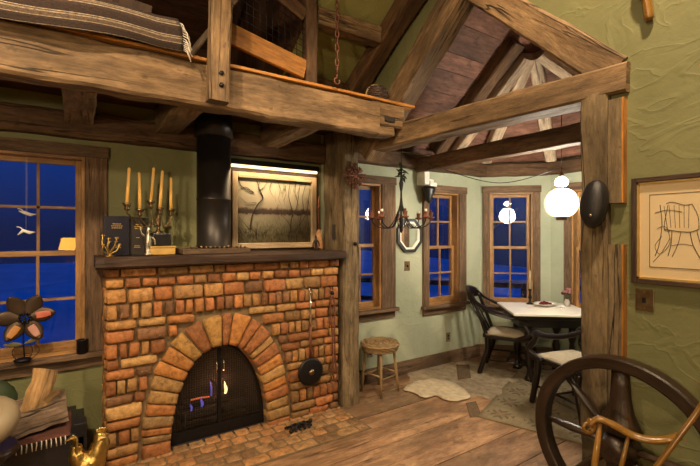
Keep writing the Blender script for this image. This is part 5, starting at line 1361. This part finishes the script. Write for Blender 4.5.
# ================================================================ FLOOR LAMP behind the camera (its reflection shows in the window)
fl2 = thing('floor_lamp', 'tripod floor lamp with amber shade behind the viewer, reflected in the left window', 'lamp', (-.13, -1.0, 0))
c = V((-.13, -1.0, 0)); m = MB(); m.lathe([(.17, 1.30), (.12, 1.52)], c, 28); m.v = m.v; m.f = m.f[:-2]; m.uv = m.uv[:-2]; m.c = m.c[:-2]; m.smooth = m.smooth[:-2]; m.build('lamp_shade', 'shade', fl2)
for k in range(3):
    a = k*2*PI/3+.4; MB().tube([c+V((0, 0, 1.28)), c+V((.32*math.cos(a), .32*math.sin(a), 0))], .014, 8).build('leg', 'furn', fl2)
MB().tube([c+V((0, 0, 1.26)), c+V((0, 0, 1.42))], .012, 8).build('stem', 'oldbrass', fl2)

# ================================================================ LIGHTS
def lamp(kind, name, loc, energy, col, size=.1, target=None, spot=None, blend=.6):
    l = bpy.data.lights.new(name, kind); l.energy = energy; l.color = col
    if kind == 'AREA': l.size = size
    else: l.shadow_soft_size = size
    if spot: l.spot_size = math.radians(spot); l.spot_blend = blend
    o = bpy.data.objects.new(name, l); COL.objects.link(o); o.location = loc
    if target: o.rotation_euler = (V(target)-V(loc)).to_track_quat('-Z', 'Y').to_euler()
    return o
WARM = (1, .73, .45); WARM2 = (1, .84, .62)
lamp('SPOT', 'ceiling_spot_fireplace', (-.9, .9, 3.4), 300, WARM, .06, (1.0, 3.2, .8), 75)
lamp('SPOT', 'ceiling_spot_beam', (-.6, -.4, 3.2), 170, WARM, .08, (.6, 2.6, 2.4), 80)
lamp('SPOT', 'ceiling_spot_floor', (1.2, .2, 4.3), 520, WARM, .08, (2.2, 2.2, 0), 80)
lamp('SPOT', 'ceiling_spot_right', (-.7, .6, 3.3), 120, WARM, .05, (2.2, .5, 1.5), 70)
lamp('POINT', 'room_fill_light', (-1.75, -.6, 1.9), 170, WARM, .15)  # unseen point light added to fill the room, no table lamp stands here
pl_ = lamp('AREA', 'picture_lamp_strip', (1.49, 3.40, 2.165), 3.5, (1, .70, .40), .8, (1.49, 3.56, 1.7)); pl_.data.shape = 'RECTANGLE'; pl_.data.size_y = .02
# lamp('POINT', 'dining_lantern_glow', (3.83, 2.15, 1.60), 75, WARM2, .06)
lamp('POINT', 'fire_glow', (.95, 3.33, .42), 1.5, (1, .45, .2), .04)

# world: deep blue dusk
w = bpy.data.worlds.new('dusk'); SC.world = w; w.use_nodes = True; nt = w.node_tree; bg = nt.nodes['Background']
tc = nt.nodes.new('ShaderNodeTexCoord'); sp_ = nt.nodes.new('ShaderNodeSeparateXYZ'); nt.links.new(tc.outputs['Generated'], sp_.inputs[0])
rm = nt.nodes.new('ShaderNodeValToRGB'); nt.links.new(sp_.outputs['Z'], rm.inputs[0]); e = rm.color_ramp.elements
e[0].position = 0; e[0].color = (.002, .009, .055, 1); e[1].position = .28; e[1].color = (.003, .04, .28, 1)
nt.links.new(rm.outputs[0], bg.inputs['Color']); bg.inputs['Strength'].default_value = 1.0

# camera
cam = bpy.data.cameras.new('camera'); cam.sensor_width = 36; cam.lens = 36*FP/700; cam.clip_start = .05
co = bpy.data.objects.new('camera', cam); COL.objects.link(co); co.location = (0, 0, EYE)
co.rotation_euler = V((DX, DY, 0)).to_track_quat('-Z', 'Y').to_euler(); SC.camera = co
SC.view_settings.view_transform = 'Standard'; SC.view_settings.look = 'None'; SC.view_settings.exposure = 0.12; SC.view_settings.gamma = 1
SC.view_settings.use_curve_mapping = False
